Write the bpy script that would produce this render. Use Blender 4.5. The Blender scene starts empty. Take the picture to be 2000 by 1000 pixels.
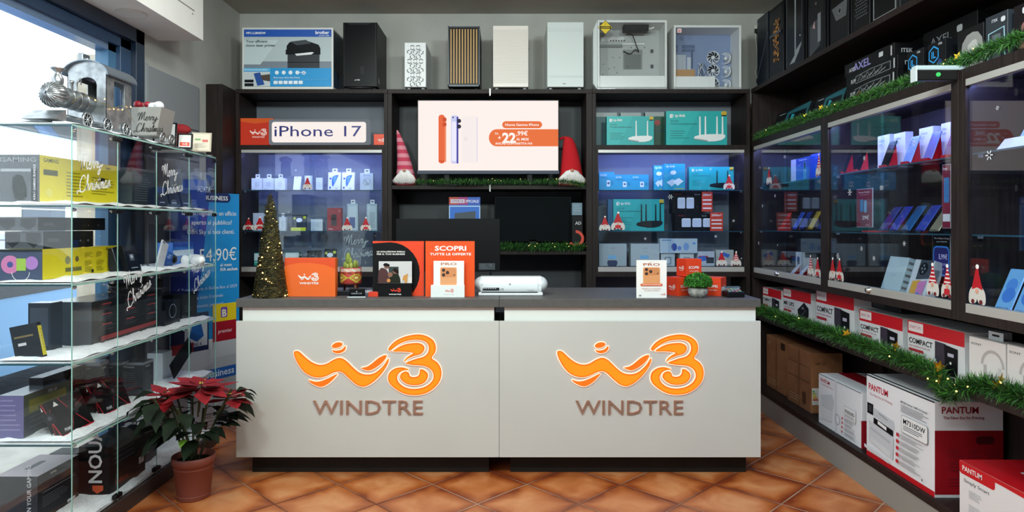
import bpy, bmesh, math, random
from mathutils import Vector, Matrix
from mathutils.geometry import tessellate_polygon
random.seed(7)
PI = math.pi
SC = bpy.context.scene
COL = SC.collection

# ------------------------------------------------------------ camera, world, exposure, main lights
F, CX, CY, CAMZ = 1300.0, 990.0, 440.0, 1.5
cam = bpy.data.objects.new('camera', bpy.data.cameras.new('camera'))
COL.objects.link(cam)
cam.location = (0, 0, CAMZ); cam.rotation_euler = (PI/2, 0, 0)
cam.data.sensor_width = 36; cam.data.lens = 36*F/2000
cam.data.shift_x = (1000-CX)/2000; cam.data.shift_y = (CY-500)/2000
cam.data.clip_start = .02; cam.data.clip_end = 200
SC.camera = cam
SC.view_settings.view_transform = 'Standard'; SC.view_settings.look = 'None'
SC.view_settings.gamma = 1; SC.view_settings.use_curve_mapping = False
SC.view_settings.exposure = -0.16
SC.cycles.use_denoising = True
SC.cycles.max_bounces = 8; SC.cycles.diffuse_bounces = 4; SC.cycles.glossy_bounces = 4
SC.cycles.transparent_max_bounces = 40; SC.cycles.sample_clamp_indirect = 6
W_ = bpy.data.worlds.new('world'); SC.world = W_; W_.use_nodes = True
bg = W_.node_tree.nodes['Background']; bg.inputs[0].default_value = (.80, .93, 1, 1); bg.inputs[1].default_value = 3.2

def area_lamp(name, loc, sx, sy, power, col, rot=(0,0,0)):
    l = bpy.data.lights.new(name, 'AREA'); l.shape = 'RECTANGLE'; l.size = sx; l.size_y = sy
    l.energy = power; l.color = col
    o = bpy.data.objects.new(name, l); COL.objects.link(o); o.location = loc; o.rotation_euler = rot
    return o
CEIL = 3.40
# ceiling panel lamps of the shop and a row of added lights brightening the back wall, all above the frame
for i, (x, y, p) in enumerate([(-1.1, 1.75, 25), (.9, 1.75, 25), (-1.1, .2, 14), (.9, .2, 14)]):
    area_lamp('unseen_ceiling_light', (x, y, CEIL-.035), 1.15, .55, p, (.86, 1, .98))
area_lamp('unseen_ceiling_light', (-1.0, 3.75, CEIL-.035), .5, .5, 20, (1, 1, .95))  # extra unseen light added to brighten the left wall and soffit
for x in (-1.3, 0, 1.3):
    area_lamp('added_front_light', (x, 1.2, 3.15), .35, .25, 46, (.88, 1, .98), (math.radians(88), 0, 0))  # added without fixtures, aimed at the back wall and the cases

# ------------------------------------------------------------ materials
def lin(h):
    h = h.lstrip('#'); h = ''.join(q*2 for q in h) if len(h) == 3 else h; c = [int(h[i:i+2], 16)/255 for i in (0, 2, 4)]
    return tuple(x/12.92 if x <= .04045 else ((x+.055)/1.055)**2.4 for x in c) + (1,)
MC = {}
def M(h, r=.5, metal=0, emit=0, alpha=1):
    k = (h, r, metal, emit, alpha)
    if k in MC: return MC[k]
    m = bpy.data.materials.new('mat_'+h.strip('#')); m.use_nodes = True
    b = m.node_tree.nodes['Principled BSDF']; c = lin(h)
    if max(c[:3]) < .035: c = tuple(x*.55 for x in c[:3])+(1,); b.inputs['Specular IOR Level'].default_value = .22
    b.inputs['Base Color'].default_value = c; b.inputs['Roughness'].default_value = r; b.inputs['Metallic'].default_value = metal
    if emit:
        b.inputs['Emission Color'].default_value = c; b.inputs['Emission Strength'].default_value = emit*1.12
        b.inputs['Base Color'].default_value = (.02, .02, .02, 1); b.inputs['Specular IOR Level'].default_value = 0 if emit < 3 else .5
    if alpha < 1: b.inputs['Alpha'].default_value = alpha
    MC[k] = m; return m
def nodes(name):
    m = bpy.data.materials.new(name); m.use_nodes = True
    nt = m.node_tree; return m, nt, nt.nodes, nt.links, nt.nodes['Principled BSDF']
def glass_mat(name, tint=(1, 1, 1), refl=1.0, rough=0.0):
    m, nt, N, L, b = nodes(name); N.remove(b)
    tr = N.new('ShaderNodeBsdfTransparent'); tr.inputs[0].default_value = (*tint, 1)
    gl = N.new('ShaderNodeBsdfGlossy'); gl.inputs['Roughness'].default_value = rough
    lw = N.new('ShaderNodeLayerWeight'); lw.inputs[0].default_value = .5
    pw = N.new('ShaderNodeMath'); pw.operation = 'POWER'; pw.inputs[1].default_value = 5; L.new(lw.outputs['Facing'], pw.inputs[0])
    fr = N.new('ShaderNodeMath'); fr.operation = 'MULTIPLY_ADD'; fr.inputs[1].default_value = .96; fr.inputs[2].default_value = .04; L.new(pw.outputs[0], fr.inputs[0])
    mu = N.new('ShaderNodeMath'); mu.operation = 'MULTIPLY'; mu.inputs[1].default_value = refl
    mx = N.new('ShaderNodeMixShader'); out = N['Material Output']
    L.new(fr.outputs[0], mu.inputs[0]); L.new(mu.outputs[0], mx.inputs[0]); L.new(tr.outputs[0], mx.inputs[1]); L.new(gl.outputs[0], mx.inputs[2]); L.new(mx.outputs[0], out.inputs[0])
    return m
GLASS = glass_mat('clear_glass'); GLASSB = glass_mat('cabinet_glass', (.93, .97, 1.0), 1.0)
GLASSD = glass_mat('tinted_glass', (.55, .58, .62), 1.4); ACRYL = glass_mat('acrylic', (.9, .93, .97), 1.2)
GEDGE = M('#8fbdb2', .15)
def wood_mat():
    m, nt, N, L, b = nodes('dark_wenge_wood')
    tc = N.new('ShaderNodeTexCoord'); mp = N.new('ShaderNodeMapping'); mp.inputs['Scale'].default_value = (40, 40, 2.2)
    no = N.new('ShaderNodeTexNoise'); no.inputs['Scale'].default_value = 1.6; no.inputs['Detail'].default_value = 5
    cr = N.new('ShaderNodeValToRGB'); cr.color_ramp.elements[0].position = .3; cr.color_ramp.elements[1].position = .75
    cr.color_ramp.elements[0].color = lin('#1b1514'); cr.color_ramp.elements[1].color = lin('#2f2523')
    L.new(tc.outputs['Object'], mp.inputs[0]); L.new(mp.outputs[0], no.inputs[0]); L.new(no.outputs[0], cr.inputs[0]); L.new(cr.outputs[0], b.inputs['Base Color'])
    b.inputs['Roughness'].default_value = .5; b.inputs['Specular IOR Level'].default_value = .22; return m
WOOD = wood_mat()
def noise_mat(name, c0, c1, scale, rough=.6, bump=0, detail=4, p0=.35, p1=.65):
    m, nt, N, L, b = nodes(name)
    tc = N.new('ShaderNodeTexCoord'); no = N.new('ShaderNodeTexNoise'); no.inputs['Scale'].default_value = scale; no.inputs['Detail'].default_value = detail
    cr = N.new('ShaderNodeValToRGB'); cr.color_ramp.elements[0].position = p0; cr.color_ramp.elements[1].position = p1
    cr.color_ramp.elements[0].color = lin(c0); cr.color_ramp.elements[1].color = lin(c1)
    L.new(tc.outputs['Object'], no.inputs[0]); L.new(no.outputs[0], cr.inputs[0]); L.new(cr.outputs[0], b.inputs['Base Color'])
    b.inputs['Roughness'].default_value = rough
    if bump:
        bu = N.new('ShaderNodeBump'); bu.inputs['Strength'].default_value = bump; bu.inputs['Distance'].default_value = .01
        L.new(no.outputs[0], bu.inputs['Height']); L.new(bu.outputs[0], b.inputs['Normal'])
    return m
PLASTER = noise_mat('painted_plaster', '#aaaaa4', '#b4b4ae', 3, .85)
CEILM = noise_mat('ceiling_paint', '#a9a69d', '#b3b0a7', 2, .85)
SNOW = noise_mat('cotton_snow', '#e8edf0', '#ffffff', 60, .9, .5)
LEAF = noise_mat('poinsettia_leaf', '#0a130a', '#15230f', 14, .7)
LEAF.node_tree.nodes['Principled BSDF'].inputs['Specular IOR Level'].default_value = .2
BRACT = noise_mat('poinsettia_bract', '#6c0610', '#920c18', 18, .6)
CARDB = noise_mat('brown_cardboard', '#8a5a38', '#9a6842', 8, .8)
SILVER = noise_mat('dull_silver_metal', '#8f9296', '#b9bcbe', 25, .32, .15)
SILVER.node_tree.nodes['Principled BSDF'].inputs['Metallic'].default_value = .85
WHITEP = noise_mat('counter_laminate', '#c0c0bb', '#c5c5c0', 1.5, .45)
def floor_mat():
    m, nt, N, L, b = nodes('terracotta_tiles')
    def math_(op, a, bb=None, v=None):
        n = N.new('ShaderNodeMath'); n.operation = op
        for i, x in enumerate((a, bb)):
            if x is None: continue
            if isinstance(x, (int, float)): n.inputs[i].default_value = x
            else: L.new(x, n.inputs[i])
        return n.outputs[0]
    g = N.new('ShaderNodeNewGeometry'); sp = N.new('ShaderNodeSeparateXYZ'); L.new(g.outputs['Position'], sp.inputs[0])
    x, y = sp.outputs[0], sp.outputs[1]; T = .3853
    k = 1/(T*math.sqrt(2))
    u = math_('ADD', math_('MULTIPLY', math_('ADD', x, y), k), 50-.28); v = math_('ADD', math_('MULTIPLY', math_('SUBTRACT', x, y), k), 50-.138)
    fu, fv = math_('FRACT', u), math_('FRACT', v)
    du = math_('MINIMUM', fu, math_('SUBTRACT', 1, fu)); dv = math_('MINIMUM', fv, math_('SUBTRACT', 1, fv))
    d = math_('MINIMUM', du, dv)
    cid = N.new('ShaderNodeCombineXYZ'); L.new(math_('FLOOR', u), cid.inputs[0]); L.new(math_('FLOOR', v), cid.inputs[1])
    wn = N.new('ShaderNodeTexWhiteNoise'); wn.noise_dimensions = '2D'; L.new(cid.outputs[0], wn.inputs['Vector'])
    vadd = N.new('ShaderNodeVectorMath'); vadd.operation = 'MULTIPLY_ADD'; L.new(cid.outputs[0], vadd.inputs[0]); vadd.inputs[1].default_value = (3.3, 7.1, 1.7); L.new(g.outputs['Position'], vadd.inputs[2])
    no = N.new('ShaderNodeTexNoise'); no.inputs['Scale'].default_value = 5; no.inputs['Detail'].default_value = 6; no.inputs['Distortion'].default_value = .8; L.new(vadd.outputs[0], no.inputs[0])
    edge = N.new('ShaderNodeMapRange'); edge.inputs['From Min'].default_value = 0; edge.inputs['From Max'].default_value = .22; L.new(d, edge.inputs['Value'])
    f = math_('ADD', math_('MULTIPLY', edge.outputs[0], .42), math_('MULTIPLY', no.outputs[0], .85)); f = math_('ADD', f, math_('MULTIPLY', math_('SUBTRACT', wn.outputs['Value'], .5), .16))
    cr = N.new('ShaderNodeValToRGB'); e = cr.color_ramp.elements
    e[0].position = .38; e[0].color = lin('#7a3316'); e[1].position = 1.0; e[1].color = lin('#c98958')
    q = e.new(.62); q.color = lin('#a65a2a'); q = e.new(.8); q.color = lin('#ba7040')
    L.new(f, cr.inputs[0])
    gm = N.new('ShaderNodeMath'); gm.operation = 'LESS_THAN'; L.new(d, gm.inputs[0]); gm.inputs[1].default_value = .0085
    gn = N.new('ShaderNodeTexNoise'); gn.inputs['Scale'].default_value = 1.3; L.new(g.outputs['Position'], gn.inputs[0])
    gc = N.new('ShaderNodeValToRGB'); gc.color_ramp.elements[0].position = .42; gc.color_ramp.elements[0].color = lin('#5a3222'); gc.color_ramp.elements[1].position = .6; gc.color_ramp.elements[1].color = lin('#b49a86'); L.new(gn.outputs[0], gc.inputs[0])
    mx = N.new('ShaderNodeMixRGB'); L.new(gm.outputs[0], mx.inputs[0]); L.new(cr.outputs[0], mx.inputs[1]); L.new(gc.outputs[0], mx.inputs[2])
    L.new(mx.outputs[0], b.inputs['Base Color']); b.inputs['Roughness'].default_value = .3
    bu = N.new('ShaderNodeBump'); bu.inputs['Strength'].default_value = .4; bu.inputs['Distance'].default_value = .004
    mr = N.new('ShaderNodeMapRange'); mr.inputs['From Max'].default_value = .02; L.new(d, mr.inputs['Value']); L.new(mr.outputs[0], bu.inputs['Height']); L.new(bu.outputs[0], b.inputs['Normal'])
    return m

# ------------------------------------------------------------ mesh building helpers
TXC = {}
def text_geo(s, bold=0):
    k = (s, bold)
    if k in TXC: return TXC[k]
    cu = bpy.data.curves.new('t', 'FONT'); cu.body = s; cu.size = 1; cu.resolution_u = 2; cu.offset = bold; cu.fill_mode = 'FRONT'
    o = bpy.data.objects.new('t', cu); COL.objects.link(o)
    dg = bpy.context.evaluated_depsgraph_get(); me = bpy.data.meshes.new_from_object(o.evaluated_get(dg))
    vs = [(v.co.x, v.co.y) for v in me.vertices]; fs = [tuple(p.vertices) for p in me.polygons]
    bpy.data.objects.remove(o); bpy.data.curves.remove(cu); bpy.data.meshes.remove(me)
    if not vs: vs = [(0, 0), (.1, 0), (0, .1)]; fs = []
    x0 = min(v[0] for v in vs); x1 = max(v[0] for v in vs)
    TXC[k] = (vs, fs, x0, x1); return TXC[k]
def smooth_loop(pts, n=4, closed=True):
    out = []; N = len(pts)
    rng = range(N) if closed else range(N-1)
    for i in rng:
        if closed: p0, p1, p2, p3 = pts[(i-1) % N], pts[i], pts[(i+1) % N], pts[(i+2) % N]
        else: p0, p1, p2, p3 = pts[max(i-1, 0)], pts[i], pts[i+1], pts[min(i+2, N-1)]
        for j in range(n):
            t = j/n; t2 = t*t; t3 = t2*t
            out.append(tuple(.5*((2*p1[a]) + (-p0[a]+p2[a])*t + (2*p0[a]-5*p1[a]+4*p2[a]-p3[a])*t2 + (-p0[a]+3*p1[a]-3*p2[a]+p3[a])*t3) for a in range(len(p1))))
    if not closed: out.append(tuple(pts[-1]))
    return out

class MB:
    def __init__(s): s.v = []; s.f = []; s.m = []; s.fm = []; s.sm = []
    def mi(s, m):
        if m not in s.m: s.m.append(m)
        return s.m.index(m)
    def add(s, vs, fs, m, smooth=False):
        o = len(s.v); s.v += [tuple(v) for v in vs]; i = s.mi(m)
        for f in fs: s.f.append(tuple(a+o for a in f)); s.fm.append(i); s.sm.append(smooth)
        return s
    def box(s, x0, x1, y0, y1, z0, z1, m, b=0, T=None):
        if b:
            bm = bmesh.new(); bmesh.ops.create_cube(bm, size=1)
            for v in bm.verts: v.co = Vector(((x0+x1)/2+v.co.x*(x1-x0), (y0+y1)/2+v.co.y*(y1-y0), (z0+z1)/2+v.co.z*(z1-z0)))
            bmesh.ops.bevel(bm, geom=bm.edges[:], offset=b, segments=2 if b > .004 else 1, affect='EDGES', profile=.5)
            vs = [v.co.copy() for v in bm.verts]; fs = [tuple(v.index for v in f.verts) for f in bm.faces]; bm.free()
        else:
            vs = [Vector((x, y, z)) for x in (x0, x1) for y in (y0, y1) for z in (z0, z1)]
            fs = [(0, 1, 3, 2), (4, 6, 7, 5), (0, 4, 5, 1), (2, 3, 7, 6), (0, 2, 6, 4), (1, 5, 7, 3)]
        if T is not None: vs = [T @ v for v in vs]
        return s.add(vs, fs, m)
    def prism(s, pts, axis, a0, a1, m, smooth=False):   # pts 2D polygon extruded along axis
        def mk(p, a): return {'x': (a, p[0], p[1]), 'y': (p[0], a, p[1]), 'z': (p[0], p[1], a)}[axis]
        n = len(pts); tri = tessellate_polygon([[Vector((p[0], p[1], 0)) for p in pts]])
        s.add([mk(p, a0) for p in pts]+[mk(p, a1) for p in pts], [t for t in tri]+[tuple(i+n for i in reversed(t)) for t in tri], m)
        s.add([mk(p, a0) for p in pts]+[mk(p, a1) for p in pts], [(i, (i+1) % n, (i+1) % n+n, i+n) for i in range(n)], m, smooth)
        return s
    def tube(s, pts, r, m, n=8, cap=True):
        pts = [Vector(p) for p in pts]; k = len(pts); rs = r if isinstance(r, (list, tuple)) else [r]*k
        vs = []; up = None
        for i, p in enumerate(pts):
            t = (pts[min(i+1, k-1)]-pts[max(i-1, 0)])
            t = t.normalized() if t.length > 1e-9 else Vector((0, 0, 1))
            if up is None: up = Vector((0, 0, 1)) if abs(t.z) < .9 else Vector((1, 0, 0))
            a = t.cross(up)
            if a.length < 1e-6: a = t.cross(Vector((1, .3, 0)))
            a.normalize(); bb = t.cross(a).normalized(); up = -bb if False else up
            for j in range(n):
                th = 2*PI*j/n; vs.append(p+(a*math.cos(th)+bb*math.sin(th))*rs[i])
        fs = [(i*n+j, i*n+(j+1) % n, (i+1)*n+(j+1) % n, (i+1)*n+j) for i in range(k-1) for j in range(n)]
        s.add(vs, fs, m, True)
        if cap: s.add(vs[:n], [tuple(range(n))], m); s.add(vs[-n:], [tuple(reversed(range(n)))], m)
        return s
    def lathe(s, prof, m, n=24, o=(0, 0, 0), axis='z', sx=1, sy=1):
        vs = []
        for r, h in prof:
            for j in range(n):
                th = 2*PI*j/n; a, b_ = r*math.cos(th)*sx, r*math.sin(th)*sy
                p = {'z': (a, b_, h), 'y': (a, h, b_), 'x': (h, a, b_)}[axis]
                vs.append((p[0]+o[0], p[1]+o[1], p[2]+o[2]))
        fs = [(i*n+j, i*n+(j+1) % n, (i+1)*n+(j+1) % n, (i+1)*n+j) for i in range(len(prof)-1) for j in range(n)]
        s.add(vs, fs, m, True)
        if prof[0][0] > 1e-5: s.add(vs[:n], [tuple(range(n))], m)
        if prof[-1][0] > 1e-5: s.add(vs[-n:], [tuple(range(n))], m)
        return s
    def ball(s, c, r, m, n=12, k=8):
        rx, ry, rz = (r, r, r) if isinstance(r, (int, float)) else r
        vs = []; 
        for i in range(k+1):
            ph = PI*i/k
            for j in range(n):
                th = 2*PI*j/n; vs.append((c[0]+rx*math.sin(ph)*math.cos(th), c[1]+ry*math.sin(ph)*math.sin(th), c[2]+rz*math.cos(ph)))
        return s.add(vs, [(i*n+j, i*n+(j+1) % n, (i+1)*n+(j+1) % n, (i+1)*n+j) for i in range(k) for j in range(n)], m, True)
    def build(s, name, parent=None, loc=None, rot=None, label=None, cat=None, group=None, kind=None):
        me = bpy.data.meshes.new(name); me.from_pydata(s.v, [], s.f)
        for m in s.m: me.materials.append(m)
        me.polygons.foreach_set('material_index', s.fm); me.polygons.foreach_set('use_smooth', s.sm); me.update()
        o = bpy.data.objects.new(name, me); COL.objects.link(o)
        if parent: o.parent = parent
        if loc is not None: o.location = loc
        if rot is not None: o.rotation_euler = rot if isinstance(rot, tuple) else (0, 0, rot)
        return tag(o, label, cat, group, kind)
def tag(o, label=None, cat=None, group=None, kind=None):
    if label: o['label'] = label
    if cat: o['category'] = cat
    if group: o['group'] = group
    if kind: o['kind'] = kind
    return o
def empty(name, loc, rot=0, label=None, cat=None, group=None):
    o = bpy.data.objects.new(name, None); COL.objects.link(o); o.empty_display_size = .05
    o.location = loc; o.rotation_euler = rot if isinstance(rot, tuple) else (0, 0, rot)
    return tag(o, label, cat, group)
def copy_tree(o, loc=None, rot=None, parent=None, label=None, group=None):
    c = o.copy(); COL.objects.link(c)
    if parent is not None: c.parent = parent
    if loc is not None: c.location = loc
    if rot is not None: c.rotation_euler = rot if isinstance(rot, tuple) else (0, 0, rot)
    if label: c['label'] = label
    if group: c['group'] = group
    for ch in list(o.children): copy_tree(ch, parent=c)
    return c

LOGO = dict(
 A=[(175,290),(195,275),(230,285),(290,340),(350,385),(420,410),(490,400),(550,365),(610,343),(660,355),(710,395),(760,445),(820,490),(890,505),(960,490),(1020,445),(1060,400),(1085,360),(1099,350),(1095,385),(1060,455),(1000,530),(930,590),(860,622),(800,610),(750,575),(700,530),(650,485),(610,475),(560,485),(500,515),(430,533),(360,525),(290,490),(235,430),(190,350)],
 B=[(320,560),(380,575),(440,568),(510,540),(560,515),(600,500),(550,560),(500,600),(450,622),(400,615),(350,590)],
 C=[(832,440),(880,430),(930,400),(990,350),(1040,322),(1078,318),(1060,360),(1010,410),(950,450),(900,465),(860,455)],
 D=[(545,225),(570,200),(610,190),(645,200),(640,225),(600,243),(560,243)],
 E=[(548,268),(590,272),(640,260),(672,230),(680,240),(665,275),(620,297),(575,292)],
 G=[(1097,262),(1105,235),(1160,180),(1240,140),(1330,118),(1410,115),(1480,135),(1535,175),(1558,235),(1550,290),(1518,345),(1570,385),(1605,440),(1612,510),(1590,580),(1530,645),(1450,690),(1350,705),(1250,690),(1160,640),(1105,585),(1092,530),(1110,480),(1160,445),(1220,435),(1270,445),(1293,458),(1240,465),(1200,490),(1180,530),(1195,580),(1250,625),(1330,645),(1420,635),(1490,600),(1530,550),(1535,500),(1510,455),(1460,425),(1400,415),(1330,410),(1265,395),(1300,375),(1370,350),(1440,330),(1480,290),(1490,240),(1470,195),(1420,170),(1350,165),(1260,180),(1180,220),(1125,265),(1108,272)],
 H=[(1140,278),(1190,240),(1260,210),(1340,198),(1400,200),(1440,225),(1445,265),(1410,305),(1350,322),(1290,348),(1248,382),(1262,350),(1300,320),(1338,296),(1300,285),(1220,280)],
 I=[(1210,520),(1225,490),(1265,475),(1295,490),(1305,520),(1340,530),(1380,520),(1400,490),(1405,455),(1440,460),(1475,490),(1480,530),(1450,580),(1390,605),(1310,605),(1250,580),(1215,545)])
LOGON = {k: [((x-170)/594, (y-112)/594) for x, y in v] for k, v in LOGO.items()}   # height 1, width 2.43
def offset_loop(pts, d):
    n = len(pts); ar = sum(pts[i][0]*pts[(i+1) % n][1]-pts[(i+1) % n][0]*pts[i][1] for i in range(n)); sg = 1 if ar > 0 else -1
    out = []
    for i in range(n):
        a, b_ = pts[i-1], pts[(i+1) % n]; tx, ty = b_[0]-a[0], b_[1]-a[1]; l = math.hypot(tx, ty) or 1
        out.append((pts[i][0]+sg*ty/l*d, pts[i][1]-sg*tx/l*d))
    return out
GL = {'M': (.8, [[(-.1,.5),(-.12,.75),(.02,.85),(.12,.6),(.08,.0)],[(.08,.0),(.2,.7),(.3,.95),(.34,.5),(.36,.1)],[(.36,.1),(.5,.75),(.62,.95),(.62,.3),(.7,.02),(.82,.1)]]),
 'e': (.3, [[(0,.1),(.15,.25),(.22,.38),(.13,.42),(.05,.25),(.1,.03),(.2,.0),(.32,.12)]]),
 'r': (.34, [[(0,.1),(.08,.35),(.1,.45),(.16,.38),(.26,.4),(.22,.2),(.25,.02),(.36,.12)]]),
 'y': (.4, [[(0,.4),(.02,.1),(.12,.02),(.25,.2),(.28,.4),(.25,-.1),(.12,-.4),(.0,-.35),(.1,-.15),(.5,.2)]]),
 'C': (.6, [[(.5,.75),(.42,.95),(.2,.9),(.02,.55),(.05,.15),(.25,-.02),(.5,.1),(.62,.2)],[(-.15,-.1),(-.25,.02),(-.1,.1),(.1,.0)]]),
 'h': (.38, [[(0,.1),(.15,.5),(.2,.9),(.12,.95),(.08,.5),(.06,.0),(.14,.3),(.25,.42),(.28,.2),(.3,.02),(.4,.1)]]),
 'i': (.2, [[(0,.1),(.08,.4),(.06,.08),(.12,.0),(.22,.1)],[(.1,.55),(.12,.6)]]),
 's': (.26, [[(0,.1),(.12,.45),(.18,.2),(.12,.0),(.02,.03),(.12,.03),(.28,.12)]]),
 't': (.23, [[(0,.1),(.12,.5),(.14,.8),(.09,.2),(.14,.0),(.25,.1)],[(-.02,.55),(.27,.6)]]),
 'm': (.48, [[(0,.1),(.05,.4),(.06,.0),(.14,.38),(.2,.35),(.2,.0),(.28,.38),(.35,.35),(.34,.05),(.4,.0),(.5,.1)]]),
 'a': (.38, [[(.22,.38),(.1,.42),(.0,.2),(.08,.0),(.2,.12),(.25,.4),(.24,.05),(.3,.0),(.4,.1)]])}

class Cv:
    """print on one flat face: x, y run 0..1 from its top-left corner"""
    def __init__(s, mb, o, u, v, w, h, l0=.0006, fx=None):
        s.mb = mb; s.o = Vector(o); s.u = Vector(u); s.v = Vector(v); s.n = s.v.cross(s.u); s.w = w; s.h = h; s.l = l0; s.fx = fx
    def mat(s, c): return c if not isinstance(c, str) else (s.fx(c) if s.fx else M(c, .42))
    def P(s, x, y): return s.o+s.u*(x*s.w)+s.v*(y*s.h)+s.n*s.l
    def up(s): s.l += .0004
    def poly(s, pts, c, sm=0):
        if sm: pts = smooth_loop(pts, sm)
        tri = tessellate_polygon([[Vector((p[0]*s.w, p[1]*s.h, 0)) for p in pts]])
        fs = []
        for t in tri:
            a, b_, d = (s.P(*pts[i]) for i in t)
            fs.append(t if (b_-a).cross(d-a).dot(s.n) > 0 else tuple(reversed(t)))
        s.mb.add([s.P(*p) for p in pts], fs, s.mat(c)); s.up(); return s
    def rect(s, x0, y0, x1, y1, c): return s.poly([(x0, y0), (x0, y1), (x1, y1), (x1, y0)], c)
    def rrect(s, x0, y0, x1, y1, r, c):
        rx, ry = r*s.h/s.w, r; p = []
        for cx, cy, a0 in ((x0+rx, y0+ry, PI), (x1-rx, y0+ry, 1.5*PI), (x1-rx, y1-ry, 0), (x0+rx, y1-ry, .5*PI)):
            for k in range(5): a = a0+k*PI/8; p.append((cx+rx*math.cos(a), cy+ry*math.sin(a)))
        return s.poly(p, c)
    def disk(s, x, y, r, c, ry=None, n=20):
        ry = ry or r; return s.poly([(x+r*s.h/s.w*math.cos(2*PI*k/n), y+ry*math.sin(2*PI*k/n)) for k in range(n)], c)
    def ring(s, x, y, r, t, c, n=24, a0=0, a1=1):
        k = s.h/s.w; vs = []; m = n if a1-a0 < 1 else n
        for i in range(m+1):
            a = 2*PI*(a0+(a1-a0)*i/m)
            for q in (r, r-t): vs.append(s.P(x+q*k*math.cos(a), y+q*math.sin(a)))
        s.mb.add(vs, [(2*i, 2*i+2, 2*i+3, 2*i+1) for i in range(m)], s.mat(c)); s.up(); return s
    def stroke(s, pts, t, c, sm=0):
        if sm: pts = smooth_loop(pts, sm, False)
        vs = []; k = len(pts)
        for i in range(k):
            a, b_ = pts[max(i-1, 0)], pts[min(i+1, k-1)]; dx, dy = (b_[0]-a[0])*s.w, (b_[1]-a[1])*s.h; l = math.hypot(dx, dy) or 1
            nx, ny = -dy/l*t/2/s.w*s.h, dx/l*t/2
            vs += [s.P(pts[i][0]+nx, pts[i][1]+ny), s.P(pts[i][0]-nx, pts[i][1]-ny)]
        s.mb.add(vs, [(2*i, 2*i+2, 2*i+3, 2*i+1) for i in range(k-1)], s.mat(c)); s.up(); return s
    def text(s, t, x, y, sz, c, al='L', bold=.012, w=None, rot=0):   # y = baseline, sz = cap height (fraction of face height); w = fit to this width fraction
        vs, fs, x0, x1 = text_geo(t, bold); k = sz/.72
        kx = k*s.h/s.w
        if w: kx = w/max(x1-x0, 1e-3)
        off = {'L': -x0*kx, 'C': -(x0+x1)/2*kx, 'R': -x1*kx}[al]; pts = []
        for a, b_ in vs:
            px, py = off+a*kx, -b_*k
            if rot:
                X, Y = px*s.w, py*s.h; X, Y = X*math.cos(rot)-Y*math.sin(rot), X*math.sin(rot)+Y*math.cos(rot); px, py = X/s.w, Y/s.h
            pts.append(s.P(x+px, y+py))
        s.mb.add(pts, fs, s.mat(c)); s.up(); return s
    def lines(s, x0, y0, x1, y1, n, c, t=.35):
        dy = (y1-y0)/n
        for i in range(n):
            xe = x0+(x1-x0)*random.uniform(.6, 1); s.rect(x0, y0+i*dy, xe, y0+i*dy+dy*t, c); s.l -= .0004
        s.up(); return s
    def logo(s, x, y, hh, c, word=None, wc=None):   # centre x, top y, height fraction
        k = s.h/s.w*hh
        for pts in LOGON.values():
            s.poly([(x+(p[0]-1.215)*k, y+p[1]*hh) for p in pts], c, 2); s.l -= .0004
        s.up()
        if word: s.text(word, x, y+hh*1.33, hh*.25, wc or c, 'C', .01, w=1.8*k)
        return s
    def script(s, x, y, sz, c, rot=.25, t=.006, parts=('Merry', 'Christmas')):
        for r, word in enumerate(parts):
            cx = .25 if r == 0 else 0
            for ch in word:
                adv, st = GL[ch]
                for line in st:
                    pts = []
                    for a, b_ in line:
                        X = (cx+a)*sz+b_*.22*sz; Y = -(b_-1.25*(1-r)*1)*sz
                        Y = -b_*sz+(r)*1.3*sz; X, Y = X*math.cos(-rot)-Y*math.sin(-rot), X*math.sin(-rot)+Y*math.cos(-rot)
                        pts.append((x+X/s.w, y+Y/s.h))
                    s.stroke(pts, t/s.h, c, 4); s.l -= .0004
                cx += adv
        s.up(); return s
def faces(mb, w, d, h, F=None, L=None, R=None, T=None, y0=0):
    """print the faces of a carton standing at the origin: front at y=y0 facing -y, x from -w/2 to w/2"""
    if F: F(Cv(mb, (-w/2, y0, h), (1, 0, 0), (0, 0, -1), w, h))
    if L: L(Cv(mb, (-w/2, y0+d, h), (0, -1, 0), (0, 0, -1), d, h))
    if R: R(Cv(mb, (w/2, y0, h), (0, 1, 0), (0, 0, -1), d, h))
    if T: T(Cv(mb, (-w/2, y0+d, h), (1, 0, 0), (0, -1, 0), w, d))
def carton(name, size, pos, base, label, cat, F=None, L=None, R=None, T=None, group=None, rot=None, tab=False, rough=.45, tilt=0, loc=None):
    w, d, h = size; mb = MB(); bm_ = M(base, rough) if isinstance(base, str) else base
    mb.box(-w/2, w/2, 0, d, 0, h, bm_, .0012); faces(mb, w, d, h, F, L, R, T)
    p, rz = pos
    r = rot if rot is not None else ((0, 0, rz) if not tilt else None)
    if tilt:
        q = Matrix.Rotation(rz, 4, 'Z') @ Matrix.Rotation(-tilt, 4, 'X'); r = tuple(q.to_euler())
    if tab:
        e = empty(name, p, r, label, cat, group); mb.build('carton', e)
        t = MB(); t.box(-w*.2, w*.2, d*.45, d*.45+.001, h-.002, h+.035, M('#d8dce0')); cvt = Cv(t, (-w*.2, d*.45, h+.035), (1, 0, 0), (0, 0, -1), w*.4, .037)
        cvt.rrect(.25, .3, .75, .55, .1, '#222222'); t.build('hang_tab', e); return e
    return mb.build(name, None, p, r, label, cat, group)
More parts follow.
